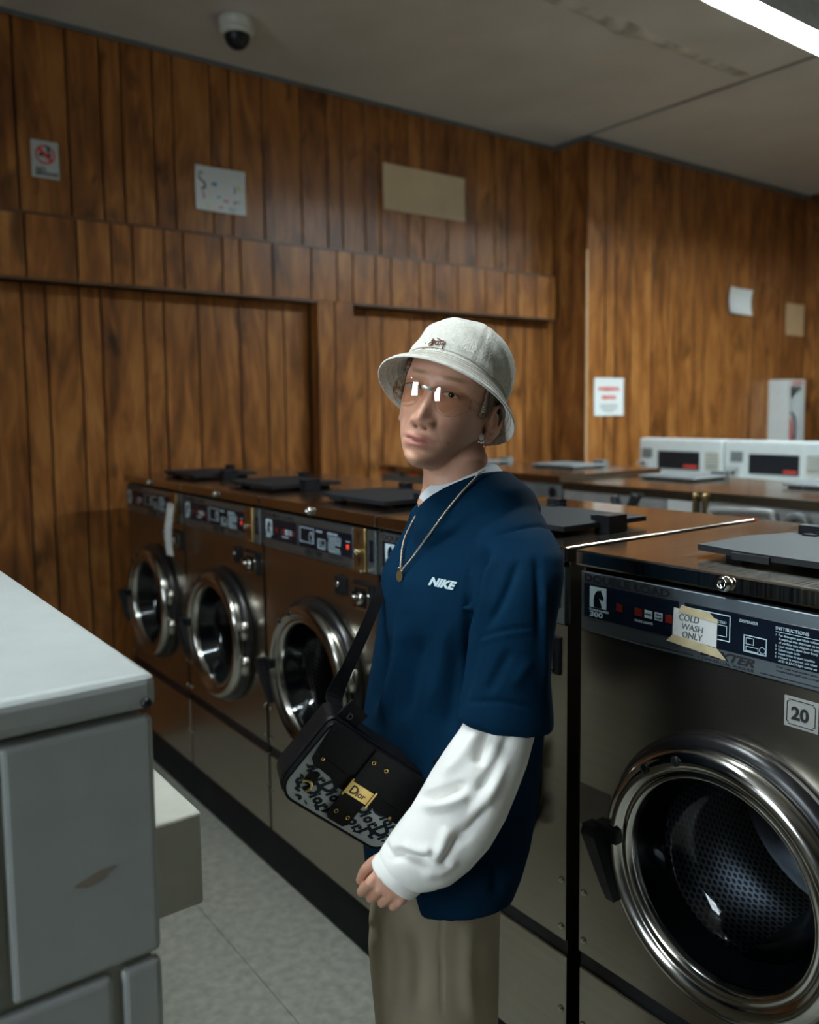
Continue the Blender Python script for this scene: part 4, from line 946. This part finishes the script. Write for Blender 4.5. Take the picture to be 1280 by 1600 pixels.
tee.add(*loftgeo(prings([((765, 786), (822, 784), 1.39), ((745, 800), (836, 797), 1.365), ((738, 816), (846, 814), 1.338), ((742, 842), (862, 838), 1.305), ((741, 872), (877, 868), 1.28), ((737, 905), (877, 898), 1.262), ((735, 935), (873, 931), 1.25), ((737, 970), (866, 965), 1.24), ((736, 1005), (860, 1007), 1.232), ((729, 1058), (856, 1058), 1.226), ((722, 1105), (860, 1108), 1.222), ((719, 1124), (862, 1138), 1.222)], .86)))
tee.add(*loftgeo([ell(PX(728, 835, 1.50), .07, .085), ell(PX(738, 900, 1.56), .075, .085), ell(PX(744, 1000, 1.585), .068, .08), ell(PX(746, 1110, 1.59), .066, .078)]))
teo = tee.out('tee_shirt', 'tee', person, True, True); remesh(teo, .0046, 8, .5); setco(teo, vco(teo)+vno(teo)*.004)
def wrinkle(o, strokes, face=.0):
    co = vco(o); no = vno(o); wp = co+PB; d = wp-CAM; z = d@FW; px = CX+FPX*(d@RT)/z; py = CY-FPX*(d@UP)/z
    vis = np.clip((-(no@FW)+.15)/.35, 0, 1); disp = np.zeros(len(co))
    for pts, amp, wd in strokes:
        pp = np.array(catmull([(a, b) for a, b in pts], 8)); t_ = np.linspace(0, 1, len(pp)); best = np.full(len(co), 1e9); bt_ = np.zeros(len(co))
        for i in range(len(pp)-1):
            s = pp[i+1]-pp[i]; L2 = s@s; u = np.clip(((px-pp[i][0])*s[0]+(py-pp[i][1])*s[1])/L2, 0, 1)
            dd = np.hypot(px-pp[i][0]-u*s[0], py-pp[i][1]-u*s[1]); m_ = dd < best; best[m_] = dd[m_]; bt_[m_] = (t_[i]+u*(t_[i+1]-t_[i]))[m_]
        disp += 1.7*amp*np.exp(-(best/wd)**2)*np.clip(np.sin(np.pi*np.clip(bt_, .02, .98))*1.6, 0, 1)
    setco(o, co+no*(disp*vis)[:, None])
wrinkle(teo, [
    ([(765, 850), (748, 885), (738, 940), (733, 1010), (722, 1110)], -.012, 9), ([(775, 870), (756, 905), (747, 960), (742, 1010)], .004, 8),
    ([(812, 870), (790, 930), (760, 985)], -.0035, 7), ([(838, 860), (842, 930), (843, 1010)], -.0030, 6), ([(850, 900), (850, 990), (852, 1080)], .003, 6),
    ([(740, 1000), (790, 985), (845, 978)], -.0016, 2.5), ([(742, 1005), (790, 991), (845, 984)], .0012, 3),
    ([(722, 1098), (760, 1096), (800, 1098), (862, 1110)], -.0016, 2.5), ([(800, 1010), (780, 1050), (760, 1085)], -.0025, 8), ([(830, 1030), (800, 1075)], .002, 8),
    ([(775, 838), (800, 828), (845, 822), (862, 832)], -.0018, 2.5),
    ([(640, 960), (625, 1020), (608, 1080), (590, 1140)], .006, 11), ([(660, 990), (645, 1060), (630, 1130)], -.005, 11), ([(612, 985), (600, 1050), (582, 1120)], -.004, 9),
    ([(700, 960), (690, 1040), (672, 1120)], .004, 12), ([(715, 1000), (708, 1080), (695, 1150)], -.004, 10), ([(640, 880), (630, 950), (620, 1010)], .003, 10),
    ([(760, 1330), (775, 1370), (770, 1400)], -.004, 8), ([(660, 830), (700, 825), (740, 800)], .0015, 8)])
# neck rib of the tee, white undershirt collar
def ringband(name, ctr, n_, a, b, ea, eb, prof, m, nseg=72):
    V, F = [], []; m_n = len(prof)
    for k in range(nseg):
        q = 2*math.pi*k/nseg; dr_ = ea*a*math.cos(q)+eb*b*math.sin(q); L = np.linalg.norm(dr_)
        for r_, h_ in prof: V.append(ctr+dr_*(1+r_/L)+n_*h_)
    for k in range(nseg):
        for j in range(m_n): F.append((k*m_n+j, ((k+1) % nseg)*m_n+j, ((k+1) % nseg)*m_n+(j+1) % m_n, k*m_n+(j+1) % m_n))
    return mobj(name, V, F, m, person, True, True)
cp_ = [(.0042*math.cos(q), .0100*math.sin(q)) for q in np.linspace(0, 2*math.pi, 10, endpoint=False)]
ringband('tee_collar', cc-nv*.006, nv, la*1.02, .0755, ea_, bvd, [(r_*1.0, h_) for r_, h_ in cp_], 'tee')
ringband('undershirt_collar', cc+nv*.006, nv, la*.92, .069, ea_, bvd, [(.003, -.040), (.003, -.010), (-.004, .019), (-.008, .021), (-.009, -.008), (-.006, -.040)], 'collar_white')
# white long sleeve
slv = MB()
pairs = [((742, 1078), (840, 1085), 1.226), ((736, 1112), (838, 1124), 1.222), ((722, 1140), (832, 1152), 1.219), ((698, 1174), (821, 1192), 1.212), ((676, 1208), (806, 1232), 1.205), ((658, 1240), (788, 1276), 1.198), ((644, 1264), (764, 1318), 1.192), ((628, 1284), (734, 1352), 1.187), ((612, 1306), (704, 1376), 1.182), ((599, 1326), (676, 1385), 1.178), ((592, 1338), (657, 1388), 1.176)]
slv.add(*loftgeo(prings(pairs, .82)))
so = slv.out('long_sleeve', 'white_knit', person, True, True); remesh(so, .0034, 4, .5); setco(so, vco(so)+vno(so)*.0025)
wrinkle(so, [
    ([(770, 1130), (752, 1170), (748, 1200)], -.008, 9), ([(800, 1140), (775, 1200), (742, 1245)], -.006, 9), ([(752, 1135), (722, 1180), (690, 1215)], .004, 9),
    ([(650, 1248), (690, 1240), (730, 1225)], -.009, 7), ([(655, 1262), (700, 1256), (735, 1240)], .005, 8), ([(790, 1160), (770, 1230), (735, 1285)], .004, 10),
    ([(765, 1255), (740, 1290), (715, 1320)], -.005, 8), ([(610, 1335), (632, 1335), (662, 1345), (672, 1338)], -.010, 7), ([(625, 1322), (655, 1330), (678, 1326)], .006, 8),
    ([(598, 1310), (606, 1330), (618, 1345)], -.004, 5), ([(700, 1290), (690, 1325), (672, 1350)], .004, 9), ([(655, 1368), (690, 1360), (715, 1340)], .003, 8), ([(725, 1290), (700, 1335), (690, 1352)], -.004, 7)])
cf = MB().add(*loftgeo(prings([((595, 1330), (664, 1381), 1.177), ((587, 1337), (660, 1391), 1.176), ((581, 1346), (650, 1400), 1.174), ((580, 1350), (643, 1403), 1.173)], .80)))
cfo = cf.out('cuff', 'white_knit', person, True, True); remesh(cfo, .003, 3)
slv2 = MB().add(*loftgeo([ell(PX(746, 1090, 1.59), .058, .066), ell(PX(746, 1200, 1.595), .058, .064), ell(PX(738, 1285, 1.585), .036, .04)])); slv2.out('long_sleeve', 'white_knit', person, True, True)
# trousers
tr = MB()
for sg in (1, -1):
    rg = []
    DL = 1.42-.052*sg; ins = 0 if sg > 0 else 16
    for y, xl, xr in ((1345, 596, 782), (1385, 586, 782), (1420, 581, 781), (1460, 580, 779), (1500, 583, 778), (1550, 588, 777), (1600, 592, 776)):
        xl, xr = xl+ins, xr-ins; h = (xr-xl)/2*DL/FPX; aa = .078; bb = math.sqrt(max(h*h-(aa*math.cos(PSI))**2, .003))/math.sin(PSI); rg.append(ell(PX((xl+xr)/2, y, DL), aa, bb, n=48, e=.9))
    cbase = PX(684, 1600, DL); zb_ = cbase[2]
    for q in (.3, .6, .85, 1.): rg.append(ell(np.array((cbase[0], cbase[1], zb_*(1-q)+  .035*q)), .080, .094, n=48, e=.9))
    tr.add(*loftgeo(rg))
tro = tr.out('trousers', 'trouser', person, True, True); remesh(tro, .005, 5); setco(tro, vco(tro)+vno(tro)*.002)
wrinkle(tro, [([(690, 1412), (689, 1500), (692, 1600)], -.0015, 2.), ([(600, 1430), (612, 1500), (606, 1590)], .004, 10), ([(640, 1440), (655, 1500), (650, 1590)], -.004, 14), ([(735, 1430), (730, 1520), (738, 1600)], .003, 12), ([(580, 1440), (590, 1470)], -.004, 8)])
for sg in (1, -1):
    an = PX(684, 1400, 1.42-.052*sg); an[2] = 0
    rg = [[an+FT*f_+LT*w_*math.cos(q)+ZZ*(max(.001, h_*(.5+.5*math.sin(q)))) for q in np.linspace(0, 2*math.pi, 20, endpoint=False)] for f_, w_, h_ in ((-.09, .02, .06), (-.075, .04, .10), (0, .045, .11), (.09, .05, .08), (.16, .046, .055), (.195, .02, .03))]
    mobj('shoe', *loftgeo(rg), 'shoe', person, True, True)
# ---- hat
HC = PX(712, 598, 1.388); t26, t19 = math.radians(25.5), math.radians(18)
HTU = math.cos(t19)*(UP*math.cos(t26)+RT*math.sin(t26))+math.sin(t19)*FW
HTF = HF-HTU*(HF@HTU); HTF /= np.linalg.norm(HTF); HTL = np.cross(HTF, HTU)
HTL = HTL if HTL@HL > 0 else -HTL
def hatpt(r_, h_, q, ov=1.): return HC+HTF*r_*1.045*math.cos(q)*ov+HTL*r_*.965*math.sin(q)*ov+HTU*h_
crown = [(.001, .0985), (.02, .0975), (.04, .094), (.058, .0855), (.072, .073), (.083, .056), (.0895, .038), (.0925, .020), (.0915, .006), (.0905, .000)]
brim = [(.0905, .000), (.0935, -.006), (.099, -.013), (.1055, -.0195), (.112, -.0255), (.1185, -.032), (.1235, -.0375), (.1250, -.0405), (.1235, -.0425), (.1195, -.0385), (.112, -.031), (.104, -.024), (.096, -.0165), (.090, -.009), (.0875, -.002), (.0865, .01), (.0835, .035), (.07, .066), (.045, .085), (.001, .090)]
def hatmesh(name, prof, m, groove=False, nseg=120):
    pr = catmull([np.array(p) for p in prof], 5); V, F = [], []
    for i, (r_, h_) in enumerate(pr):
        for k in range(nseg):
            q = 2*math.pi*k/nseg; rr = r_
            if groove:
                for s0 in range(6):
                    dd = (q-(s0*math.pi/3+.02+math.pi/6)+math.pi) % (2*math.pi)-math.pi; dd *= max(r_, .02)
                    rr += -.0016*math.exp(-(dd/.0022)**2)+.0010*math.exp(-((abs(dd)-.006)/.0035)**2)
                rr += .0018*math.sin(3*q+h_*60)*(h_ > .01)+.0012*math.sin(7*q+h_*120+1)
            V.append(hatpt(rr, h_, q))
    n = len(pr)
    for i in range(n-1):
        for k in range(nseg): F.append((i*nseg+k, i*nseg+(k+1) % nseg, (i+1)*nseg+(k+1) % nseg, (i+1)*nseg+k))
    F.append(tuple(range(nseg))[::-1]); F.append(tuple((n-1)*nseg+k for k in range(nseg)))
    return mobj(name, V, F, m, person, True, True)
hat = hatmesh('bucket_hat', crown, 'hat', True)
brm = hatmesh('hat_brim', brim, 'hat')
def hatring(r_, h_, rad, nm='brim_stitching'): return tube(nm, [hatpt(r_, h_, 2*math.pi*k/96) for k in range(96)], rad, 'stitch', person, 5, True, True)
for r_, h_ in ((.0955, -.0078), (.1015, -.0142), (.1075, -.0206), (.1135, -.0264), (.1195, -.0326), (.0995, -.0205), (.1065, -.0268), (.1135, -.0332)): hatring(r_, h_, .0006)
hatring(.0915, .0015, .0012, 'crown_seam')
# embroidered signature on the crown front
def oncrown(px, py):
    # nearest hat surface point along the viewing ray
    best = None
    for q in np.linspace(-1.6, 1.6, 161):
        for r_, h_ in catmull([np.array(p) for p in crown], 6):
            p = hatpt(r_, h_, q); a, b, z = topx(p); e_ = (a-px)**2+(b-py)**2+z*400
            if best is None or e_ < best[0]: best = (e_, p, z)
    return PX(px, py, best[2]-.0028)
def script(strokes, r_, m, nm, parent, f):
    for s in strokes: tube(nm, catmull([f(*p) for p in s], 4), r_, m, parent, 5, True)
cpt = {}
ctr_ = oncrown(683, 536); zc_ = topx(ctr_)[2]; el_ = oncrown(672, 536); er_ = oncrown(694, 538); zl_, zr_ = topx(el_)[2], topx(er_)[2]; etz = topx(oncrown(683, 528))[2]; ebz = topx(oncrown(685, 545))[2]
def sg(x, y): return PX(x, y, zl_+(zr_-zl_)*(x-672)/22+(ebz-etz)*(y-536)/17)
script([[(669, 538), (675, 534), (683, 533), (692, 533)], [(677, 529), (675, 536), (672, 541)], [(679, 531), (678, 538)], [(674, 533), (678, 530)], [(681, 534), (681, 539), (684, 538)], [(685, 534), (684, 539), (688, 538)], [(683, 528), (690, 532), (694, 533)], [(688, 535), (690, 538), (693, 535)], [(696, 534), (693, 540), (690, 546)], [(670, 540), (676, 537)]], .0009, 'embroid', 'embroidery', person, sg)
# ---- eyewear
def lensy(x): x = abs(x); return .0990-.16*(x-.030)-7.0*(x-.030)**2-.6*max(0, x-.05)
gl = empty('g', (0, 0, 0), None, None) if False else None
def lensmesh(sgn):
    out = [(.0070, .004), (.0085, .0115), (.016, .0165), (.030, .0185), (.045, .0175), (.058, .0130), (.0635, .0095), (.0640, -.0060), (.058, -.0125), (.048, -.0205), (.036, -.0245), (.026, -.0235), (.017, -.0180), (.0115, -.0095), (.0080, -.002)]
    pp = catmull([np.array(p) for p in out+out[:1]], 4)[:-1]; c0 = np.array((.034, -.002)); V, F = [], []; n = len(pp); lv = 7
    for side in (0, .0022):
        for j in range(lv):
            f_ = (j+1)/lv
            for p in pp: q = c0+(p-c0)*f_; V.append((sgn*q[0]*1.04, lensy(q[0])-side+.17*q[1]-7.*(q[1]+.002)**2, q[1]*1.08-.008))
        V.append((sgn*c0[0]*1.04, lensy(c0[0])-side+.17*c0[1], c0[1]*1.08-.008))
    m_ = n*lv+1
    for s in (0, 1):
        b_ = s*m_
        for j in range(lv-1):
            for k in range(n): F.append((b_+j*n+k, b_+j*n+(k+1) % n, b_+(j+1)*n+(k+1) % n, b_+(j+1)*n+k))
        for k in range(n): F.append((b_+m_-1, b_+(k+1) % n, b_+k))
    for k in range(n): F.append(((lv-1)*n+k, (lv-1)*n+(k+1) % n, m_+(lv-1)*n+(k+1) % n, m_+(lv-1)*n+k))
    return hw(np.array(V)), F
eyw = mobj('eyewear', *tubegeo([hw(np.array([q]))[0] for q in ((-.0085, .1055, .0005), (-.004, .1080, .0), (0, .1090, -.0005), (.004, .1080, .0), (.0085, .1055, .0005))], [.0022, .0032, .0026, .0032, .0022], 10), 'silver', person, True, True)
for sgn in (1, -1):
    V, F = lensmesh(sgn); mobj('lens', V, F, 'lens', eyw, True, True)
    pth = [(.0645, lensy(.0625)+.001, -.006), (.071, .050, -.006), (.0755, .030, -.005), (.0770, .005, -.002), (.0778, -.020, .002)]
    pp = catmull([hw(np.array([(sgn*a, b, c)]))[0] for a, b, c in pth], 6); V, F = ribbon(pp, [HU]*len(pp), list(np.interp(np.linspace(0, 1, len(pp)), [0, .3, 1], [.0155, .013, .008])), .0022)
    mobj('temple', V, F, 'lensedge', eyw, True, True)
    for zz in (-.004, 0, .004): mobj('temple_vent', *tubegeo([hw(np.array([q]))[0] for q in ((sgn*.0735, .0425, zz-.006), (sgn*.0762, .0330, zz-.005))], .0009, 6), 'silver', eyw, True, True)
    mobj('nose_pad', *tubegeo([hw(np.array([q]))[0] for q in ((sgn*.0085, .0985, -.005), (sgn*.0095, .0955, -.014))], [.002, .0024], 8), 'lensedge', eyw, True, True)
# ---- earring: little bird-shaped stud with three beads
eb_ = ew(.0, 0, 0) if False else None
el0 = topx(hw(np.array([[.0785, -.010, -.050]]))[0]); ed = el0[2]-.008
EPX = (752, 684)
er0 = MB(); P_ = lambda x, y, dz=0: PX(EPX[0]+x, EPX[1]+y, ed-dz)
stars = [(-3.2, -1.0), (-2.6, 3.0), (0, 4.8), (2.8, 3.4), (4.0, 0.5), (3.8, -6.5), (2.2, -2.0), (.8, -9.0), (-.4, -2.4), (-2.4, -6.0)]
V = [P_(a, b) for a, b in stars]+[P_(a, b, .0018) for a, b in stars]; n = len(stars)
earr = mobj('earring', V, [tuple(range(n)), tuple(range(n, 2*n))[::-1]]+[(i, (i+1) % n, n+(i+1) % n, n+i) for i in range(n)], 'silver', person, False, True)
for a, b in ((-3.5, 6.6), (0, 7.8), (3.2, 7.2)): V, F = ball(P_(a, b, .001), .0017, 8); mobj('bead', V, F, 'silver', earr, True, True)
# ---- necklace
_fc = np.concatenate([vco(q)+PB for q in person.children if q.type == 'MESH' and q.name.split('.')[0] in ('body', 'tee_shirt', 'tee_collar', 'undershirt_collar')])
def front_of(o, px, py, off):
    d_ = _fc-CAM; z = d_@FW; a = CX+FPX*(d_@RT)/z; b = CY-FPX*(d_@UP)/z; m_ = ((a-px)**2+(b-py)**2 < 45)
    return PX(px, py, (z[m_].min() if m_.any() else 1.36)-off)
np_ = [PX(760, 731, 1.40)]+[front_of(None, x, y, .003) for x, y in ((750, 739), (738, 752), (722, 769), (706, 788))]+[front_of(teo, x, y, .004) for x, y in ((690, 808), (674, 830), (658, 852), (642, 874), (632, 886))]+[front_of(teo, 627, 892, .006)]+[front_of(teo, x, y, .005) for x, y in ((627, 872), (630, 850), (636, 832))]+[PX(645, 814, 1.395), PX(655, 800, 1.41), PX(672, 780, 1.45)]
pp = catmull(np_, 14); npp = len(pp)
neck = mobj('necklace', *tubegeo(pp, .0010, 6), 'chain', person, True, True)
# twisted strands of the rope chain
for phs in (0, math.pi):
    tw = []
    for i in range(npp):
        t_ = pp[min(i+1, npp-1)]-pp[max(i-1, 0)]; u_, v_, _ = basis(t_); q = i*1.05+phs; tw.append(pp[i]+(u_*math.cos(q)+v_*math.sin(q))*.0011)
    mobj('chain_strand', *tubegeo(tw, .0009, 6), 'chain', neck, True, True)
md = front_of(teo, 624, 900, .007); mu, mv = RT, UP
V = []
for dz in (0, .0016):
    for q in np.linspace(0, 2*math.pi, 28, endpoint=False): V.append(md+(RT*.93+FW*.3)*.0052*math.cos(q)+UP*.0092*math.sin(q)-FW*dz)
mobj('medallion', V, [tuple(range(28))[::-1], tuple(range(28, 56))]+[(i, (i+1) % 28, 28+(i+1) % 28, 28+i) for i in range(28)], 'goldr', neck, False, True)
V, F = lathegeo([(.0022, 0), (.0030, .0006), (.0022, .0012)], md+UP*.0115-FW*.001, -FW, 14, False); mobj('bail', V, F, 'gold', neck, True, True)
# ---- chest print
def nikeproj(s, size, px, py, ang, shear, ws_):
    V, F = textgeo(s, size, shear, size*.055, .0); c, s_ = math.cos(ang), math.sin(ang); out = []
    for v in V:
        x, y = v[0]*ws_, -v[1]; out.append((px+x*c-y*s_, py+x*s_+y*c))
    zz_ = {}
    co = vco(teo)+PB; d_ = co-CAM; z = d_@FW; a = CX+FPX*(d_@RT)/z; b = CY-FPX*(d_@UP)/z; m_ = (abs(a-690) < 40) & (abs(b-915) < 30) & (z < 1.40)
    A = np.stack([a[m_], b[m_], np.ones(m_.sum())], 1); k_ = np.linalg.lstsq(A, z[m_], rcond=None)[0]; mx_ = max(0, (A@k_-z[m_])[(abs(a[m_]-690) < 24) & (abs(b[m_]-914) < 14)].max())
    return [PX(x, y, k_[0]*x+k_[1]*y+k_[2]-mx_-.0006) for x, y in out], F
V, F = nikeproj('NIKE', 17.5, 669, 913, math.radians(12), .32, 1.02); pr_ = mobj('chest_print', V, F, 'logo', person, False, True); pr_['label'] = 'pale block letters reading NIKE'

# ------------------------------------------------------------------ shoulder bag
BO = PX(553, 1216, 1.262); a28 = math.radians(39); al = math.radians(20)
tvec = -FW; bx0 = RT*math.cos(a28)-UP*math.sin(a28); by0 = RT*math.sin(a28)+UP*math.cos(a28)
BX = bx0*math.cos(al)-tvec*math.sin(al); BN = bx0*math.sin(al)+tvec*math.cos(al); BY = np.cross(BN, BX)
bag = empty('shoulder_bag', BO, 'small black leather and monogram canvas shoulder bag with gold plate', 'bag')
def bl(x, y, z=0): return BX*x+BY*y+BN*z
HWID, HHT, DEP = .101, .064, .030
def rrect(hw_, hh_, r_, n=6, top=None):
    out = []
    for cx, cy, a0, rr in ((hw_, hh_, 0, top if top else r_), (-hw_, hh_, 1, top if top else r_), (-hw_, -hh_, 2, r_), (hw_, -hh_, 3, r_)):
        for k in range(n+1):
            a = (a0+k/n)*math.pi/2; out.append((cx-math.copysign(rr, cx)+rr*math.cos(a), cy-math.copysign(rr, cy)+rr*math.sin(a)))
    return out
def slab(name, outline, z0, z1, m, parent=bag, taper=.0):
    n = len(outline); sc_ = [(1-taper, z0), (1, z0+.004 if taper else z0), (1, z1-.004 if taper else z1), (1-taper, z1)] if taper else [(1, z0), (1, z1)]
    return mobj(name, *loftgeo([[bl(x*s, y*s, z) for x, y in outline] for s, z in sc_]), m, parent, False)
slab('bag_body', rrect(HWID, HHT, .028, 6, .012), -DEP, DEP-.006, 'leather', taper=.03)
slab('side_gusset', [(x*1.0, y) for x, y in rrect(HWID+.0035, HHT+.0035, .030, 6, .012)], -DEP-.002, DEP-.012, 'leather', taper=.02)
# front canvas panel with the oblique monogram print
fp = slab('front_panel', rrect(HWID-.002, HHT-.002, .027, 6, .012), DEP-.008, DEP+.001, 'canvas')
pm = MB(); rb = random.Random(11)
def inside(x, y, m_=.003):
    if abs(x) > HWID-.004-m_ or y > HHT-m_ or y < -HHT+.003+m_: return False
    if abs(x) > HWID-.03 and y < -HHT+.03: return (abs(x)-(HWID-.03))**2+(y+HHT-.03)**2 < (.026-m_)**2
    return True
gl_ = {c: textgeo(c, .0300 if c == 'D' else .0225, 0, .0014, .0, 2) for c in 'Dior'}
wdt = {'D': .0200, 'i': .0068, 'o': .0138, 'r': .0092}
ra = math.radians(-18); c_, s_ = math.cos(ra), math.sin(ra)
for row in range(-8, 9):
    x = -.16+(row % 3)*.013
    while x < .16:
        for ch in 'Dior':
            Vg, Fg = gl_[ch]; y0 = row*.0200; P2 = []
            for v in Vg:
                gx, gy = x+v[0]*.95+v[1]*.32, y0+v[1]*1.0; P2.append((gx*c_-gy*s_, gx*s_+gy*c_))
            okv = [inside(*p) for p in P2]; n0 = len(pm.v)
            FF = [f for f in Fg if all(okv[i] for i in f)]
            if FF: pm.add([bl(p[0], p[1], DEP+.0014) for p in P2], FF)
            x += wdt[ch]
        x += .0005
mo_ = pm.out('monogram_print', 'bagnavy', fp); tag(mo_, 'repeated oblique navy letters', kind='stuff')
edge = [bl(x, y, DEP+.0005) for x, y in rrect(HWID-.0005, HHT-.0005, .028, 6, .012)]
mobj('piping', *tubegeo(edge, .0022, 8, True), 'leather', bag, True)
# flap with dipped outline, centre tab, plate
flap = slab('flap', [(-HWID+.002, HHT+.001), (-HWID+.010, .004), (-HWID+.016, -.001), (-.012, -.010), (HWID-.016, -.013), (HWID-.010, -.008), (HWID-.003, HHT+.001)], DEP+.001, DEP+.0045, 'leather')
mobj('flap_seam', *tubegeo([bl(-HWID+.008, .016, DEP+.0047), bl(0, .008, DEP+.0047), bl(HWID-.010, .006, DEP+.0047)], .0007, 6), 'rubber', flap, True)
tabb = slab('centre_tab', [(-.020, HHT+.002), (-.020, -HHT+.014), (-.014, -HHT+.008), (.014, -HHT+.008), (.020, -HHT+.014), (.020, HHT+.002)], DEP+.0045, DEP+.0075, 'leather')
plate = slab('gold_plate', [(-.0225, -.010), (.0225, -.010), (.0225, .010), (-.0225, .010)], DEP+.0075, DEP+.0100, 'gold')
for sx in (-.0235, .0205): slab('plate_edge', [(sx, -.014), (sx+.003, -.014), (sx+.003, .014), (sx, .014)], DEP+.006, DEP+.0115, 'gold', plate)
V, F = placetext('D', .0185, bl(-.0165, -.0065, DEP+.0102), BX, BY, off=.0003, ext=.0001); mobj('lettering', V, F, 'print_dark', plate)
V, F = placetext('ior', .0135, bl(-.0035, -.0065, DEP+.0102), BX, BY, off=.0002, ext=.0001); mobj('lettering', V, F, 'print_dark', plate)
def ringlet(name, x, y, r0, r1, parent, z=DEP+.008):
    V, F = lathegeo([(r0, 0), (r1, .0002), (r1, .0016), ((r0+r1)/2, .0022), (r0, .0012), (r0, 0)], bl(x, y, z), BN, 20, False); return mobj(name, V, F, 'gold', parent, True)
for x, y in ((-.012, .048), (.012, .048), (-.011, -.040), (.011, -.040)): ringlet('eyelet', x, y, .0018, .0034, tabb)
for x, y in ((-.078, .012), (.070, -.010)): V, F = lathegeo([(.0036, 0), (.0034, .0016), (.001, .0026)], bl(x, y, DEP+.0045), BN, 16); mobj('stud', V, F, 'gold', flap, True)
arc = [bl(-.072+.0085*math.cos(q), -.034+.0085*math.sin(q), DEP+.004) for q in np.linspace(-1.2, 2.9, 18)]
mobj('ring_charm', *tubegeo(arc, [.0012+.0016*math.sin(math.pi*i/17) for i in range(18)], 8), 'gold', bag, True)
slab('charm_tab', [(-.080, -.012), (-.064, -.012), (-.064, -.030), (-.080, -.030)], DEP+.001, DEP+.003, 'leather')
# strap
s0 = BO+bl(-.072, HHT+.002, -.004); s1 = BO+bl(HWID-.002, HHT-.020, -.006)
fr = [s0, PX(522, 1092, 1.285), PX(545, 1040, 1.315), PX(570, 985, 1.355), PX(590, 938, 1.40), PX(606, 905, 1.455), PX(630, 850, 1.475), PX(652, 806, 1.47), PX(676, 778, 1.475), PX(705, 768, 1.50), PX(760, 780, 1.53), PX(800, 850, 1.545), PX(820, 960, 1.535), PX(825, 1060, 1.50), PX(815, 1130, 1.42), PX(790, 1165, 1.31), PX(740, 1185, 1.262), PX(690, 1195, 1.255), s1]
pp = catmull(fr, 6); sd = []
for i, p in enumerate(pp):
    f_ = i/(len(pp)-1); sd.append(BX*1.0+0*LT if f_ < .12 else (RT*.8+FW*.6 if f_ < .3 else (np.cross(pp[min(i+1, len(pp)-1)]-pp[i-1], p-PX(715, float(topx(p)[1]), 1.42)))))
V, F = ribbon([p-BO for p in pp], sd, list(np.interp(np.linspace(0, 1, len(pp)), [0, .045, .10, .2, 1], [.036, .034, .021, .019, .022])), .002)
mobj('strap', V, F, 'webbing', bag)
V, F = ribbon([bl(-.074, HHT-.006, .006), bl(-.070, HHT+.016, .004), bl(-.067, HHT+.030, .002)], [BX]*3, .036, .005); kp = mobj('strap_keeper', V, F, 'leather', bag)
V, F = placetext('D', .013, bl(-.078, HHT+.008, .0085), BX, BY); mobj('lettering', V, F, 'print_grey', kp)
V, F = ribbon([bl(HWID-.004, HHT-.030, .012), bl(HWID+.004, HHT-.012, .010)], [BN, BN], .006, .006); mobj('strap_clasp', V, F, 'gold', bag)
